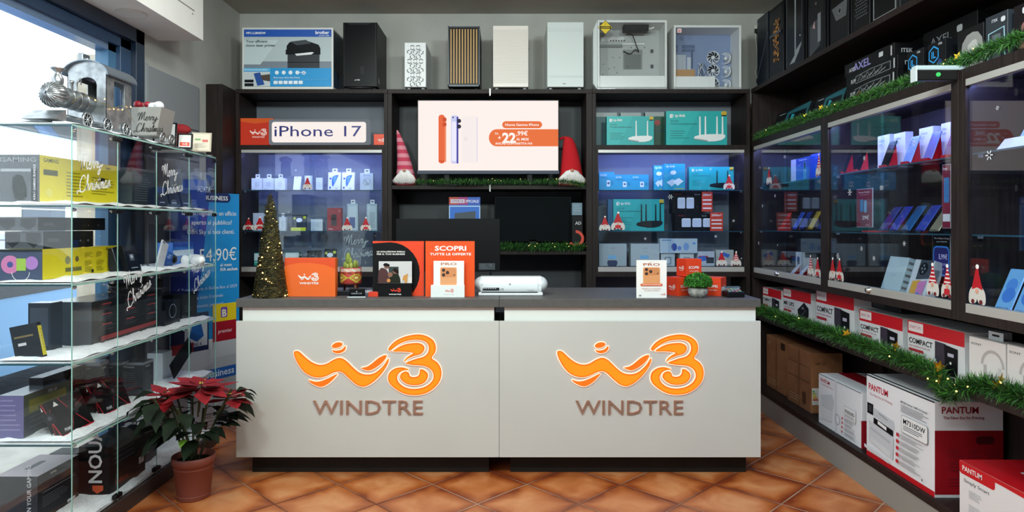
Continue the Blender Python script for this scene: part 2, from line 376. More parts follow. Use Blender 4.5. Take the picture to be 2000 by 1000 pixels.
# placing by measured picture position on a known plane
def bk(px0, px1, pyt, z0, Y):            # faces the camera: returns (w, h, pos)
    x0, x1 = (px0-CX)*Y/F, (px1-CX)*Y/F; zt = CAMZ+(CY-pyt)*Y/F
    return x1-x0, zt-z0, (((x0+x1)/2, Y, z0), 0)
def rt(px0, px1, pyt, z0, X):            # on the right, facing -x; pyt is the top at px0 (its far edge)
    y0, y1 = F*X/(px0-CX), F*X/(px1-CX); zt = CAMZ+(CY-pyt)*y0/F
    return y0-y1, zt-z0, ((X, (y0+y1)/2, z0), -PI/2)
def lf(px0, px1, pyt, z0, X):            # on the left, facing +x; pyt is the top at px0 (its near edge); X negative
    y0, y1 = F*X/(px0-CX), F*X/(px1-CX); zt = CAMZ+(CY-pyt)*y0/F
    return y1-y0, zt-z0, ((X, (y0+y1)/2, z0), PI/2)
def wx(px, Y): return (px-CX)*Y/F
def wz(py, Y): return CAMZ+(CY-py)*Y/F

# ============================================================ the setting
def plain(name, boxes, m, kind='structure', label=None, cat=None):
    mb = MB()
    for b_ in boxes: mb.box(*b_, m)
    return mb.build(name, kind=kind, label=label, cat=cat)
XL, XRW, YB, YF = -2.40, 2.46, 5.98, -2.2
plain('floor', [(XL-.3, XRW+.1, YF-.1, YB+.1, -.05, 0)], floor_mat())
plain('ceiling', [(XL-.3, XRW+.1, YF-.1, YB+.1, CEIL, CEIL+.06)], CEILM)
plain('wall_back', [(XL-.1, XRW+.1, YB, YB+.1, 0, CEIL)], PLASTER)
plain('wall_right', [(XRW, XRW+.1, YF, YB, 0, CEIL)], PLASTER)
plain('wall_front', [(XL-.1, -1.9, YF-.1, YF, 0, CEIL), (1.9, XRW+.1, YF-.1, YF, 0, CEIL), (-1.9, 1.9, YF-.1, YF, 2.5, CEIL)], PLASTER)
g = MB(); g.box(-1.9, 1.9, YF-.06, YF-.05, 0, 2.5, M('#2a3236', .2, 0, 0, .93)); sfw = g.build('unseen_window', kind='structure')  # unseen shopfront opening added for frontal daylight, pane darkened to dim it
g = MB(); [g.box(x-.03, x+.03, YF-.09, YF-.02, 0, 2.5, M('#1d2b40', .3)) for x in (-1.87, -.65, .65, 1.87)]; g.build('window_frame', sfw)
WY0, WY1, WZ0, WZ1 = -1.2, 4.39, .06, 2.77
plain('wall_left', [(XL-.12, XL, WY1, YB, 0, CEIL), (XL-.12, XL, YF, WY0, 0, CEIL), (XL-.12, XL, WY0, WY1, WZ1, CEIL), (XL-.12, XL, WY0, WY1, 0, WZ0)], PLASTER)
NAVY = M('#2a4260', .3); NAVY2 = M('#19263a', .35)
wf = MB()
wf.box(XL-.10, XL+.012, WY0, WY1, WZ1-.09, WZ1, NAVY2, .003).box(XL-.12, XL-.02, WY0, WY1, WZ1-.15, WZ1-.09, NAVY, .003).box(XL-.14, XL-.05, WY0, WY1, WZ1-.19, WZ1-.15, M('#8ea6c8', .25, .6))
wf.box(XL-.10, XL+.012, WY1-.10, WY1, WZ0, WZ1, NAVY2, .003).box(XL-.12, XL-.02, WY1-.22, WY1-.10, WZ0, WZ1, NAVY, .003).box(XL-.13, XL-.05, WY1-.30, WY1-.22, WZ0, WZ1, M('#3d6a8e', .3))
wf.box(XL-.12, XL, WY0, WY0+.1, WZ0, WZ1, NAVY2).box(XL-.12, XL, WY0, WY1, 0, WZ0, NAVY)
wn = wf.build('window_1', kind='structure')
g = MB(); g.box(XL-.10, XL-.092, WY0+.1, WY1-.28, WZ0, WZ1-.17, GLASS); g.build('window_pane', wn)
g = MB(); g.box(XL-.09, XL-.06, 3.86, 3.93, 2.44, 2.50, M('#8b9196', .3, .8), .004).ball((XL-.055, 3.89, 2.47), .012, M('#c8ccd0', .2, .9)); g.build('window_bracket', wn)
# boxed-in soffit with downlight
sf = plain('trim_1', [(XL, -2.09, YF, 4.58, WZ1, CEIL)], noise_mat('soffit_white', '#dededa', '#e6e6e1', 2, .8))
g = MB(); g.box(-2.095, -2.088, 2.0, 4.45, 2.93, 2.936, M('#77736c')); 
for y in (3.6, 4.42): g.ball((-2.088, y, 2.905), .006, M('#8a867e'), 8, 4)
g.build('seam', sf)
g = MB(); g.lathe([(0, -.001), (.062, -.001), (.078, -.010), (.085, -.012), (.087, 0)], M('#d9d9d4', .6), 28); 
g.build('ceiling_speaker', loc=(-2.245, 3.98, WZ1), label='round white flush speaker grille set in the white soffit above the window', cat='speaker')
# grey slat panel on the left wall past the window
sp_ = MB()
for z0 in (1.5, 1.74, 1.98, 2.22): sp_.box(XL+.001, XL+.019, 4.42, 5.15, z0+.006, z0+.234+(.11 if z0 == 2.22 else 0), M('#84888b', .6), .003)
sp_.box(XL+.001, XL+.012, 4.40, 5.17, .0, 2.56, M('#6c7073', .6)); sp_.box(XL+.001, XL+.022, 4.395, 4.42, 0, 2.575, M('#8d9193', .5))
sp_.build('slatwall', label='grey grooved slat panel on the left wall beside the window', cat='display panel', kind='thing')
# outside the window: street, kerb, buildings, parked car
plain('ground_outside', [(-14, XL-.16, -6, 24, -.16, -.1)], noise_mat('asphalt', '#6c7076', '#868a90', 8, .9))
plain('pavement_outside', [(-4.0, XL-.14, -6, 24, -.1, -.02)], noise_mat('pavement', '#b8b4ac', '#c9c5bd', 6, .9))
sw = MB(); sw.box(-3.07, -2.72, 4.75, 5.2, -.02, 2.72, noise_mat('pale_stone', '#c9bda8', '#e8ddcb', 9, .85, .3))
sw.build('stone_pillar', label='pale stone pillar of the building front outside the window', cat='pillar')
fb = empty('building', (-12.5, 9, -.1), 0, 'pale rendered building across the street seen through the window', 'building')
b1 = MB(); b1.box(0, .4, -16, 12, 0, 2.3, M('#dcd6ca', .9)).box(-.5, .4, -16, 12, 2.3, 2.36, M('#c9c3b6', .9)); b1.build('wall', fb)
for k in range(7):
    b1 = MB(); b1.box(.4, .43, -14+k*3.6, -12.4+k*3.6, .7, 2.0, M('#46566a', .2), .01); b1.build('window', fb)
def car(loc, rz, col, label):
    e = empty('car', loc, rz, label, 'car', 'cars parked outside')
    prof = [(-2.0, .35), (-2.02, .75), (-1.85, .88), (-1.45, .98), (-.75, 1.38), (-.3, 1.46), (.55, 1.44), (1.2, 1.05), (1.85, .92), (2.05, .7), (2.05, .35)]
    b_ = MB(); b_.prism(prof, 'y', -.82, .82, M(col, .25, .2)); b_.build('body', e)
    w_ = MB()
    for s in (-1, 1): w_.prism([(-1.2, .98), (-.7, 1.32), (-.3, 1.38), (.5, 1.36), (1.05, 1.02)], 'y', s*.823, s*.829, M('#1e2a36', .08))
    w_.add([(-1.46, -.7, .985), (-1.46, .7, .985), (-.77, .66, 1.385), (-.77, -.66, 1.385)], [(0, 1, 2, 3)], M('#22303e', .05)).build('windows', e)
    for x in (-1.25, 1.3):
        for y in (-.8, .8):
            t = MB(); t.lathe([(.0, -.1), (.3, -.1), (.32, -.07), (.32, .07), (.3, .1), (0, .1)], M('#15171a', .7), 20, axis='y').lathe([(0, -.11), (.18, -.11), (.18, .11), (0, .11)], M('#9aa0a6', .3, .8), 12, axis='y'); t.build('wheel', e, (x, y, .32))
    return e
car((-5.0, 6.2, -.1), PI/2, '#6f9cc8', 'light blue car parked nearest outside the window')
car((-7.6, 11.0, -.1), PI/2, '#3f6fa8', 'darker blue car parked further up the street')
car((-4.9, .8, -.1), PI/2, '#9fb4c8', 'pale grey car parked outside beside the near end of the window')

# ============================================================ shelving units
RAIL = M('#b8b6b2', .35, .3); BACKG = M('#6d747e', .5); LED = M('#98a4ff', .4, 0, 100)
def gnome_sticker(mb, o, u, w, h, striped, kind=0):
    c = Cv(mb, o, u, (0, 0, -1), w, h)
    c.poly([(.02, .98), (.0, .72), (.2, .55), (.5, .5), (.8, .55), (1, .72), (.98, .98), (.6, .96), (.5, .86), (.4, .96)], '#cfcbc6', 3)
    c.poly([(.18, .62), (.3, .35), (.45, .05), (.55, .0), (.62, .2), (.75, .45), (.84, .62), (.5, .56)], '#b5121f', 2)
    if striped:
        for y, a, b_ in ((.14, .44, .6), (.26, .38, .66), (.38, .32, .72), (.5, .26, .78)): c.rect(a, y, b_, y+.045, '#f0e8e8')
    c.disk(.52, .03, .06, '#f4f4f2'); c.disk(.5, .66, .06, '#d99a80')
    if kind: c.rrect(.28, .72, .72, .9, .05, '#c2202c')
    c.disk(.25, .93, .06, '#6b1a1e'); c.disk(.75, .93, .06, '#6b1a1e')
def snowflake(mb, o, u, s):
    c = Cv(mb, o, u, (0, 0, -1), s, s)
    for k in range(3):
        a = k*PI/3; dx, dy = .48*math.cos(a), .48*math.sin(a); c.stroke([(.5-dx, .5-dy), (.5+dx, .5+dy)], .1, '#e4e8ee'); c.l -= .0004
    c.disk(.5, .5, .16, '#e4e8ee')
def unit(pos, rz, W, label, back, glassm, strip_z=(2.105, 2.13, 2.17), lower=True, led=LED, group=None, shelves=(1.797, 1.452), stickers=(), flakes=(), deck=True, nm='shelving_unit'):
    e = empty(nm, pos, rz, label, 'shelving unit', group); D = .40; t = .03
    for x in (0, W-t):
        b_ = MB()
        if lower and not (x == 0 and rz and pos[1] > 5.5): b_.box(x, x+t, 0, D, 1.07, 2.20, WOOD, .0015).box(x, x+t, D-.045, D-.012, .15, 1.07, WOOD)
        else: b_.box(x, x+t, 0, D, 0, 2.60, WOOD, .0015)
        b_.build('side_panel', e)
    b_ = MB(); b_.box(0, W, -.004, D, 2.60, 2.635, WOOD, .0015); b_.build('top_shelf', e)
    b_ = MB(); b_.box(t, W-t, D-.012, D, .15, 2.60, back); b_.build('back_panel', e)
    z0, z1, z2 = strip_z
    b_ = MB(); b_.box(t, W-t, 0, D-.012, z1, z2, WOOD, .001).box(t, W-t, 0, D-.012, 1.07, 1.112, WOOD, .001); 
    b_.box(t, t+.018, .0, D-.012, 1.112, z1, WOOD).box(W-t-.018, W-t, .0, D-.012, 1.112, z1, WOOD); b_.build('cabinet_frame', e)
    a, c = t+.018, W-t-.018
    b_ = MB(); b_.box(a, c, .0, .03, z0, z1, RAIL, .001); b_.build('top_rail', e)
    b_ = MB(); b_.box(a, c, .0, .035, 1.112, 1.152, RAIL, .001); b_.build('bottom_rail', e)
    k = MB(); k.lathe([(.0, -.02), (.013, -.02), (.014, -.004), (.018, -.002), (.018, 0)], M('#b9b9b6', .25, .9), 16, o=(W*.42, 0, 1.135), axis='y'); k.build('lock', e)
    mid = (a+c)/2
    for j, (xa, xb, y) in enumerate(((a, mid+.02, .010), (mid-.02, c, .018))):
        d_ = MB(); d_.box(xa, xb, y, y+.005, 1.152, z0, glassm); dr = d_.build('glass_door', e)
        st = [q for q in stickers if xa <= q[0] < (mid if j == 0 else c)]
        for (sx, sz, sw_, sh, strp, kd) in st:
            q = MB(); gnome_sticker(q, (sx, y-.0015, sz+sh), (1, 0, 0), sw_, sh, strp, kd); q.build('gnome_sticker', dr)
        for (sx, sz, ss) in [q for q in flakes if xa <= q[0] < (mid if j == 0 else c)]:
            q = MB(); snowflake(q, (sx, y-.0015, sz), (1, 0, 0), ss); q.build('snowflake_sticker', dr)
    for z in shelves:
        b_ = MB(); b_.box(a, c, .034, D-.03, z-.008, z, GLASSB); b_.box(a, c, .030, .034, z-.008, z, M('#2c4a5c', .2)); b_.build('glass_shelf', e)
        for x in (a+.005, c-.012):
            q = MB(); q.box(x, x+.008, .05, .07, z-.02, z-.008, M('#c9ccd0', .3, .8)); q.build('shelf_clip', e)
    b_ = MB(); b_.box(a+.02, c-.02, .045, .057, z0+.012, z0+.02, led); b_.build('led_strip', e)
    if lower:
        b_ = MB(); b_.box(t, W-t, 0, D-.012, .737, .772, WOOD, .0015); b_.build('lower_shelf', e)
        b_ = MB(); b_.box(0, W, -.001, D, .148, .188, WOOD, .0015); b_.build('deck', e)
        b_ = MB(); b_.box(0, W, .003, .02, .0, .148, M('#8f8d88', .55)); b_.build('plinth', e)
    else:
        b_ = MB(); b_.box(t, W-t, 0, D-.012, .6, .63, WOOD); b_.build('lower_shelf', e)
    return e
YS = 5.55; XR = 2.04
XB = [wx(460, YS), wx(757, YS), wx(1157, YS), wx(1465, YS)]
unit((XB[0], YS, 0), 0, XB[1]-XB[0], 'dark wood shelving unit at back left with blue-lit glass cabinet under a lit phone sign', BACKG, GLASSB, lower=False, group='glass cabinet shelving units',
     stickers=[(.56, 1.80, .075, .105, 0, 0), (.06, 1.46, .09, .10, 0, 1), (.15, 1.46, .10, .11, 0, 1), (.885, 1.456, .085, .11, 0, 0), (1.04, 1.456, .085, .11, 0, 1)], flakes=[(.49, 1.97, .02), (.43, 1.62, .02), (.95, 1.23, .02), (1.1, 1.25, .015)])
unit((XB[2], YS, 0), 0, XB[3]-XB[2], 'dark wood shelving unit at back right with teal router boxes', BACKG, GLASSB, lower=False, group='glass cabinet shelving units',
     stickers=[(1.10, 1.80, .09, .12, 0, 1), (.06, 1.455, .09, .12, 0, 0), (.16, 1.46, .11, .15, 0, 1), (1.04, 1.16, .085, .12, 0, 0), (1.16, 1.16, .085, .12, 1, 0)], flakes=[(.63, 1.76, .045), (.98, 1.98, .022), (1.17, 1.55, .025), (.43, 1.40, .025), (1.02, 1.42, .025), (1.24, 1.23, .015)])
WM = 1.27
lb = ['dark wood wall unit on the right in the far corner beside the counter end', 'dark wood wall unit in the middle of the right wall with phones behind glass', 'dark wood wall unit on the right nearest the camera, cut by the frame']
st = [[(.03, 1.50, .045, .12, 0, 0), (.30, 1.82, .10, .13, 0, 0), (1.12, 1.82, .09, .15, 1, 0), (1.0, 1.155, .09, .14, 1, 0), (1.10, 1.155, .09, .13, 0, 1)],
      [(.05, 1.155, .09, .14, 0, 0), (.13, 1.155, .10, .14, 0, 1), (1.02, 1.16, .09, .155, 1, 0), (1.13, 1.16, .085, .155, 1, 1)],
      [(.06, 1.155, .10, .17, 0, 0)]]
fk = [[(.15, 1.98, .025), (.45, 1.74, .03), (.2, 1.67, .03), (.12, 1.37, .03), (.5, 1.36, .02), (.62, 2.02, .03)],
      [(.28, 1.72, .045), (.14, 1.33, .04), (.42, 1.38, .03), (.62, 1.72, .03), (.82, 1.42, .03), (.55, 1.33, .03), (.9, 1.93, .03), (.45, 1.9, .03)],
      [(.16, 1.82, .045), (.22, 2.0, .02)]]
for k in range(3):
    unit((XR, YS-.001-k*WM, 0), -PI/2, WM, lb[k], WOOD, GLASSB, strip_z=(2.12, 2.15, 2.20), shelves=(1.82, 1.46), group='glass cabinet shelving units', stickers=st[k], flakes=fk[k])
# side glass pull handles seen at the door edges
# dark pier closing the left unit
b_ = MB(); b_.box(XL+.004, XB[0]-.002, 5.3, YB-.002, 0, 2.625, WOOD, .002); b_.build('side_cabinet', label='tall narrow dark wood cabinet in the corner left of the shelving', cat='cabinet')
# middle unit
mu = empty('shelving_unit', (0, 0, 0), 0, 'dark wood shelving unit in the middle of the back wall behind the screen', 'shelving unit')
x0, x1 = XB[1]+.001, XB[2]-.001; xm = (x0+x1)/2
def mbx(name, *a, m=WOOD, b=.0015): q = MB(); q.box(*a, m, b); return q.build(name, mu)
mbx('side_panel', x0, x0+.035, YS, YS+.4, 0, 2.6); mbx('side_panel', x1-.05, x1, YS, YS+.4, 0, 2.6)
mbx('top_shelf', x0, xm-.002, YS, YS+.4, 2.6, 2.635); mbx('top_shelf', xm+.002, x1, YS, YS+.4, 2.6, 2.635)
mbx('back_panel', x0+.035, x1-.05, YS+.388, YS+.4, .2, 2.6, m=M('#2e3236', .55), b=0)
mbx('shelf', x0+.035, xm-.002, YS, YS+.388, 1.80, 1.833); mbx('shelf', xm+.002, x1-.05, YS, YS+.388, 1.80, 1.833)
mbx('shelf', xm+.002, x1-.05, YS, YS+.388, 1.255, 1.285); mbx('shelf', x0+.035, xm-.002, YS, YS+.388, 1.255, 1.285)
mbx('shelf', x0+.035, x1-.05, YS, YS+.388, .6, .63)
for z in (2.6, 1.80):
    q = MB(); q.box(xm-.006, xm+.006, YS-.004, YS+.01, z-.02, z+.04, M('#b5b5b2', .3, .8), .001); q.build('joint_bracket', mu)

# ============================================================ the counter
YC = 3.96; CT = 1.061
KG = noise_mat('grey_worktop', '#4f4e4d', '#565553', 30, .5)
X = [wx(461, YC), wx(975, YC)-.001, wx(975, YC)+.001, wx(1486, YC)]
def counter(xa, xb, pxa, pxb, label, lx0, lx1, txa, txb):
    e = empty('sales_counter', ((xa+xb)/2, YC, 0), 0, label, 'counter', 'white sales counter modules'); w = xb-xa; h = w/2
    q = MB(); q.box(-h, h, 0, .735, 1.012, CT, KG, .002); q.build('worktop', e)
    ra, rb = (-h+.028, h-.03) if xa < -.5 else (-h+.03, h-.02)
    q = MB(); q.box(ra, rb, .03, .7, .90, 1.0119, M('#dfe1dc', .5)); q.build('recessed_band', e)
    q = MB(); q.box(-h, h, 0, .02, .119, .930, WHITEP, .0015); fp = q.build('front_panel', e)
    q = MB(); q.box(-h, h, .02, .7, .119, .90, M('#c9c8c2', .6)); q.build('body', e)
    ox = (xa+xb)/2; Yp = 4.046
    q = MB(); q.box(wx(pxa, Yp)-ox, wx(pxb, Yp)-ox, Yp-YC, .65, 0, .119, M('#2a2622', .6), .001); q.build('plinth', e)
    sc = (721-649.5)/F; 
    s = (lx1-lx0)*YC/F/2.433; cx = wx(lx0, YC)-ox; zt = wz(652.5, YC)
    def tp(p): return (cx+p[0]*s, zt-p[1]*s)
    ng = MB(); no = MB(); ni = MB()
    for kk, pts in LOGON.items():
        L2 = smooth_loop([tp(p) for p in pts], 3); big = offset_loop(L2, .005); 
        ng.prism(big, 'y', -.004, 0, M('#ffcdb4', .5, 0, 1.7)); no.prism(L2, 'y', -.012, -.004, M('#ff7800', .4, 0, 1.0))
        if kk not in 'BCDE':
            ni.prism(smooth_loop(offset_loop([tp(p) for p in pts], -.0075), 3), 'y', -.0128, -.012, M('#ff9a00', .4, 0, 1.0)); 
    ng.build('glowing_edge', e); no.build('illuminated_logo', e); ni.build('logo_face', e)
    br = M('#a58474', .35, .45); vs, fs, a0, a1 = text_geo('WINDTRE', .0)
    tw = (txb-txa)*YC/F; k = tw/(a1-a0); hz = (808.5-780)*YC/F/.72; zb = wz(808.5, YC)
    t = MB(); n = len(vs); P0 = [(wx(txa, YC)-ox+(v[0]-a0)*k, -.011, zb+v[1]*hz) for v in vs]; P1 = [(p[0], -.0005, p[2]) for p in P0]
    t.add(P0+P1, fs+[tuple(i+n for i in reversed(f)) for f in fs], br)
    ec = {}
    for f in fs:
        for i in range(len(f)): ek = tuple(sorted((f[i], f[(i+1) % len(f)]))); ec[ek] = ec.get(ek, 0)+1
    t.add(P0+P1, [(a_, b_, b_+n, a_+n) for (a_, b_), c_ in ec.items() if c_ == 1], M('#d9a890', .3, .6)); t.build('bronze_lettering', e)
    return e
counter(X[0], X[1], 493, 955, 'left white sales counter with glowing orange logo and grey worktop', 574, 863, 612, 826)
counter(X[2], X[3], 997, 1457, 'right white sales counter with glowing orange logo and grey worktop', 1087, 1374, 1124, 1334)

# ============================================================ generic prints
W1 = '#e9e9e6'
def teal_router(ant=4, white=True, badge=True, seed=0):
    body = '#e8eceb' if white else '#262c33'
    def f(c):
        c.rect(0, 0, 1, 1, '#1aa6a6'); c.poly([(0, 0), (.55, 0), (.25, 1), (0, 1)], '#22b0af')
        a = c.h/c.w
        c.disk(.09, .14, .055, W1); c.disk(.09, .14, .03, '#22b0af'); c.rect(.06, .1, .09, .2, W1)
        c.text('tp-link', .14, .17, .085, W1, bold=.02)
        c.text('AC1200', .07, .32, .05, '#0d5a5c', bold=0); c.text('Wireless Dual Band Router', .07, .4, .05, '#0d5a5c', bold=0)
        c.lines(.07, .58, .38, .85, 4, '#12807c', .25)
        xs = {2: (.62, .86), 4: (.55, .64, .83, .92)}[ant]
        for x in xs: c.poly([(x-.008, .16), (x+.012, .16), (x+.018, .72), (x-.012, .72)], body)
        c.poly([(.45, .8), (.56, .7), (.9, .68), (.97, .74), (.9, .86), (.68, .9)], body, 2)
        c.poly([(.45, .8), (.68, .86), (.68, .9), (.47, .84)], '#9aa4a6' if white else '#0d1116')
        if badge: c.poly([(.9, .03), (.95, .0), (1-.01, .03), (.985, .12), (.905, .12)], '#c8a52a'); c.rect(.905, .12, .985, .15, '#2b2b20')
    return f
def side_teal(c): c.rect(0, 0, 1, 1, '#16706e'); c.lines(.1, .1, .9, .5, 6, '#0f5a5a', .3)
def windtre(c, bgc='#e8431f', y=.3, hh=.3):
    c.logo(.5, y, hh, W1, 'WINDTRE')

# ============================================================ on top of the back units
ZT = 2.6355
def printer_F(c):
    c.rect(.02, .03, .98, .96, '#b9c7cb'); c.rect(.02, .55, .98, .96, '#7d8894'); c.poly([(.02, .2), (.4, .2), (.2, .6), (.02, .6)], '#c6d6da')
    c.rect(.02, .03, .98, .15, '#1b56b4'); c.text('MFC-L2800DW', .045, .105, .035, '#ffffff', bold=.02); c.text('brother', .955, .105, .055, '#ffffff', 'R', bold=.02, w=.15); c.text('at your side', .955, .137, .018, '#ffffff', 'R', w=.11)
    c.text('Your efficient', .045, .245, .045, '#26303c'); c.text('mono laser printer', .045, .31, .045, '#26303c')
    c.poly([(.49, .3), (.52, .24), (.72, .22), (.84, .28), (.86, .34), (.86, .42), (.49, .42)], '#1a1d22'); c.rect(.5, .42, .85, .68, '#2b2f36'); c.rect(.48, .36, .86, .44, '#15181c')
    c.poly([(.53, .23), (.7, .2), (.76, .26), (.6, .29)], '#3b4149'); c.poly([(.58, .43), (.6, .46), (.76, .44), (.79, .41), (.77, .4)], '#e9edf0'); c.rect(.5, .56, .85, .57, '#171a1e')
    c.rect(.02, .66, .98, .96, '#1f97d6'); c.rect(.02, .66, .31, .71, '#5cb7e6'); c.text('Print & scan from your phone', .03, .697, .022, '#ffffff'); c.rect(.02, .72, .31, .96, '#c9d3d6')
    c.poly([(.13, .75), (.2, .73), (.25, .93), (.17, .95)], '#1b4f9c'); c.poly([(.2, .78), (.31, .76), (.31, .88), (.23, .86)], '#4f4038')
    c.rrect(.03, .85, .13, .895, .01, '#15181c'); c.rrect(.03, .91, .13, .955, .01, '#15181c')
    for k in range(4): c.disk(.385+k*.075, .735, .032, '#e8f4fb')
    c.ring(.68, .74, .03, .012, '#e8f4fb'); c.text('wireless', .63, .745, .025, '#e8f4fb')
    c.text('Mono Laser All-in-One Printer', .35, .83, .025, '#eef8ff'); c.rect(.33, .85, .95, .853, '#8accec')
    for k in range(6): c.rrect(.35+k*.055, .87, .395+k*.055, .925, .006, '#e8f4fb')
def printer_R(c): c.rect(.02, .03, .98, .96, '#2a3340'); c.rect(.02, .7, .98, .96, '#27405e'); c.rect(.06, .1, .6, .4, '#39424f'); c.disk(.4, .72, .06, '#14181d')
w, h, p = bk(473, 651, 54, ZT, 5.55)
carton('printer_box', (w, .40, h), p, '#dfe0dc', 'white and blue printer carton on top of the left shelving unit', 'box', printer_F, R=printer_R)
def pc_case(px0, px1, py, Y, depth, col, label, rough=.35, feet=True, body=None, inset=.012):
    w, h, p = bk(px0, px1, py, ZT, Y); e = empty('computer_case', p[0], 0, label, 'computer case', 'computer cases on top of the back shelves')
    m = M(col, rough); q = MB(); f = .018 if feet else 0
    q.box(-w/2, w/2, .02, depth, f, h, M(body or col, .45), .003); q.build('body', e)
    q = MB(); q.box(-w/2, w/2, 0, .02, f, h, m, .003); fr = q.build('front_panel', e)
    if feet:
        for x in (-w/2+.03, w/2-.03):
            for y in (.05, depth-.06): q = MB(); q.lathe([(.0, 0), (.018, 0), (.014, f)], M('#c7cbcc', .4) if col > '#8' else M('#121315'), 12, o=(x, y, 0)); q.build('foot', e)
    return e, fr, w, h
e, fr, w, h = pc_case(670, 737, 44, 5.54, .42, '#0f1217', 'tall black computer case beside the printer carton', .25)
q = MB(); c = Cv(q, (-w/2, 0, h), (1, 0, 0), (0, 0, -1), w, h); c.poly([(.12, .005), (.82, .005), (.74, .035), (.2, .035)], M('#1d2228', .5)); c.rect(.5, .66, .62, .78, '#1b1f26'); c.rect(.02, .0, .04, .96, '#20262d'); c.rect(.94, 0, .97, .96, '#22282f')
c.text('▲ ITEK'.replace('▲ ', ''), .4, .875, .018, '#d5d9dd', bold=.03); c.poly([(.33, .875), (.37, .857), (.38, .875)], '#d5d9dd'); c.poly([(.02,.99),(.5,.97),(.98,.99)], '#0a0c0f')
q.build('front_trim', e)
q = MB(); Cv(q, (w/2, .05, h*.2), (0, 1, 0), (0, 0, -1), .04, .06).poly([(0, 0), (.9, .5), (.9, 1), (0, .8)], '#c8cbcc'); q.build('sticker', e)
# white hexagon case
e, fr, w, h = pc_case(790, 832, 83, 5.55, .38, '#dfe3e4', 'small white computer case with black hexagon pattern front')
q = MB(); c = Cv(q, (-w/2, 0, h), (1, 0, 0), (0, 0, -1), w, h)
a = c.h/c.w
for r in range(9):
    for k in range(3 if r % 2 else 2):
        x = (.365+k*.27) if r % 2 == 0 else (.23+k*.27); y = .11+r*.098
        for rad in (.052, .036):
            P6 = [(x+rad*a*math.cos(PI/6+j*PI/3), y+rad*math.sin(PI/6+j*PI/3)) for j in range(6)]
            for j in range(6):
                if (j+r) % 3 == 2 and rad > .05: continue
                if .1 < P6[j][0] < .9 and .1 < P6[(j+1) % 6][0] < .9: c.stroke([P6[j], P6[(j+1) % 6]], .013 if rad > .05 else .006, '#1b1e24' if rad > .05 else '#9aa0a6'); c.l -= .0004
c.up(); c.text('ITEK', .42, .965, .02, '#55595e'); q.build('hexagon_grille', e)
# wood slat case
e, fr, w, h = pc_case(875, 937, 52, 5.55, .40, '#101113', 'black computer case with vertical light wooden slats')
q = MB()
for k in range(10): x = -w/2+.026+k*(w-.052)/9; q.box(x-.0052, x+.0052, -.008, 0, .045, h-.022, M('#c69a5c', .5), .001)
q.build('wooden_slats', e)
q = MB(); 
for b_ in ((-w/2, -w/2+.008, -.012, 0, .02, h), (w/2-.008, w/2, -.012, 0, .02, h), (-w/2, w/2, -.012, 0, h-.01, h), (-w/2, w/2, -.012, 0, .02, .034)): q.box(*b_, M('#4a4e52', .4, .5))
q.build('front_frame', e)
# white mesh case
e, fr, w, h = pc_case(963, 1032, 50, 5.55, .42, '#e9e2da', 'white computer case with fine mesh front beside the slatted one')
q = MB()
for k in range(46): z = .05+k*(h-.08)/46; q.box(-w/2+.006, w/2-.006, -.0012, 0, z, z+.0035, M('#cfc8c0', .6))
q.box(w/2, w/2+.004, -.0, .006, h*.62, h*.62+.006, M('#222')); q.build('mesh_grille', e)
# plain white case
e, fr, w, h = pc_case(1069, 1140, 43, 5.55, .42, '#d3dbd9', 'plain white computer case with smooth closed front')
q = MB(); c = Cv(q, (-w/2, 0, h), (1, 0, 0), (0, 0, -1), w, h); 
for y in (.10, .13, .80, .82): c.rect(0, y, 1, y+.006, '#bfc8c7')
c.text('ITEK', .42, .93, .018, '#55595e', bold=.02); q.build('front_trim', e)
# open white chassis with glass side
def fan(parent, loc, r, m=None, rot=(PI/2, 0, 0)):
    q = MB(); m = m or M('#e2e6ea', .4)
    q.lathe([(r*.93, 0), (r, 0), (r, .02), (r*.93, .02), (r*.93, 0)], m, 28)
    q.lathe([(0, 0), (r*.28, 0), (r*.3, .018), (0, .018)], m, 18)
    for k in range(9):
        a = 2*PI*k/9
        pts = [(r*.28, a), (r*.6, a+.18), (r*.92, a+.5), (r*.92, a+.9), (r*.6, a+.5), (r*.28, a+.35)]
        q.add([(p[0]*math.cos(p[1]), p[0]*math.sin(p[1]), .004+.010*(i > 2)) for i, p in enumerate(pts)], [tuple(range(6))], M('#b9c4d6', .4))
    return q.build('fan', parent, loc, rot)
def chassis(px0, px1, py, Y, label, backcol):
    w, h, p = bk(px0, px1, py, ZT, Y); e = empty('computer_case', p[0], 0, label, 'computer case', 'computer cases on top of the back shelves'); D = .24
    wm = M('#dfe3e2', .4); t = .018
    q = MB()
    q.box(-w/2, w/2, 0, D, h-.02, h, wm, .002).box(-w/2, w/2, 0, D, 0, .02, wm, .002).box(-w/2, -w/2+t, 0, D, .02, h-.02, wm, .002).box(w/2-t, w/2, 0, D, .02, h-.02, wm, .002)
    q.box(-w/2+t, w/2-t, D-.02, D, .02, h-.02, M(backcol, .5)); q.build('frame', e)
    return e, w, h, D
e, w, h, D = chassis(1167, 1303, 39, 5.55, 'open white computer chassis with glass side and yellow caution sticker', '#a9afae')
q = MB(); q.box(-w/2+.018, w/2-.018, .015, D-.03, .02, .115, M('#dfe5e4', .4), .002); q.build('power_shroud', e)
q = MB(); c = Cv(q, (-w/2, D-.021, h), (1, 0, 0), (0, 0, -1), w, h)
c.rrect(.43, .33, .72, .63, .01, '#7f8685'); c.rrect(.45, .4, .70, .62, .01, '#5f6665'); c.rect(.1, .14, .45, .2, '#c9cecd')
for k in range(6): c.disk(.25+k*.04, .195, .01, '#1d1f22'); 
for x, y in ((.13, .7), (.2, .73), (.3, .6), (.14, .55), (.22, .62), (.5, .58), (.38, .45), (.75, .3), (.34, .68), (.55, .3), (.28, .45)): c.disk(x, y, .007, '#222')
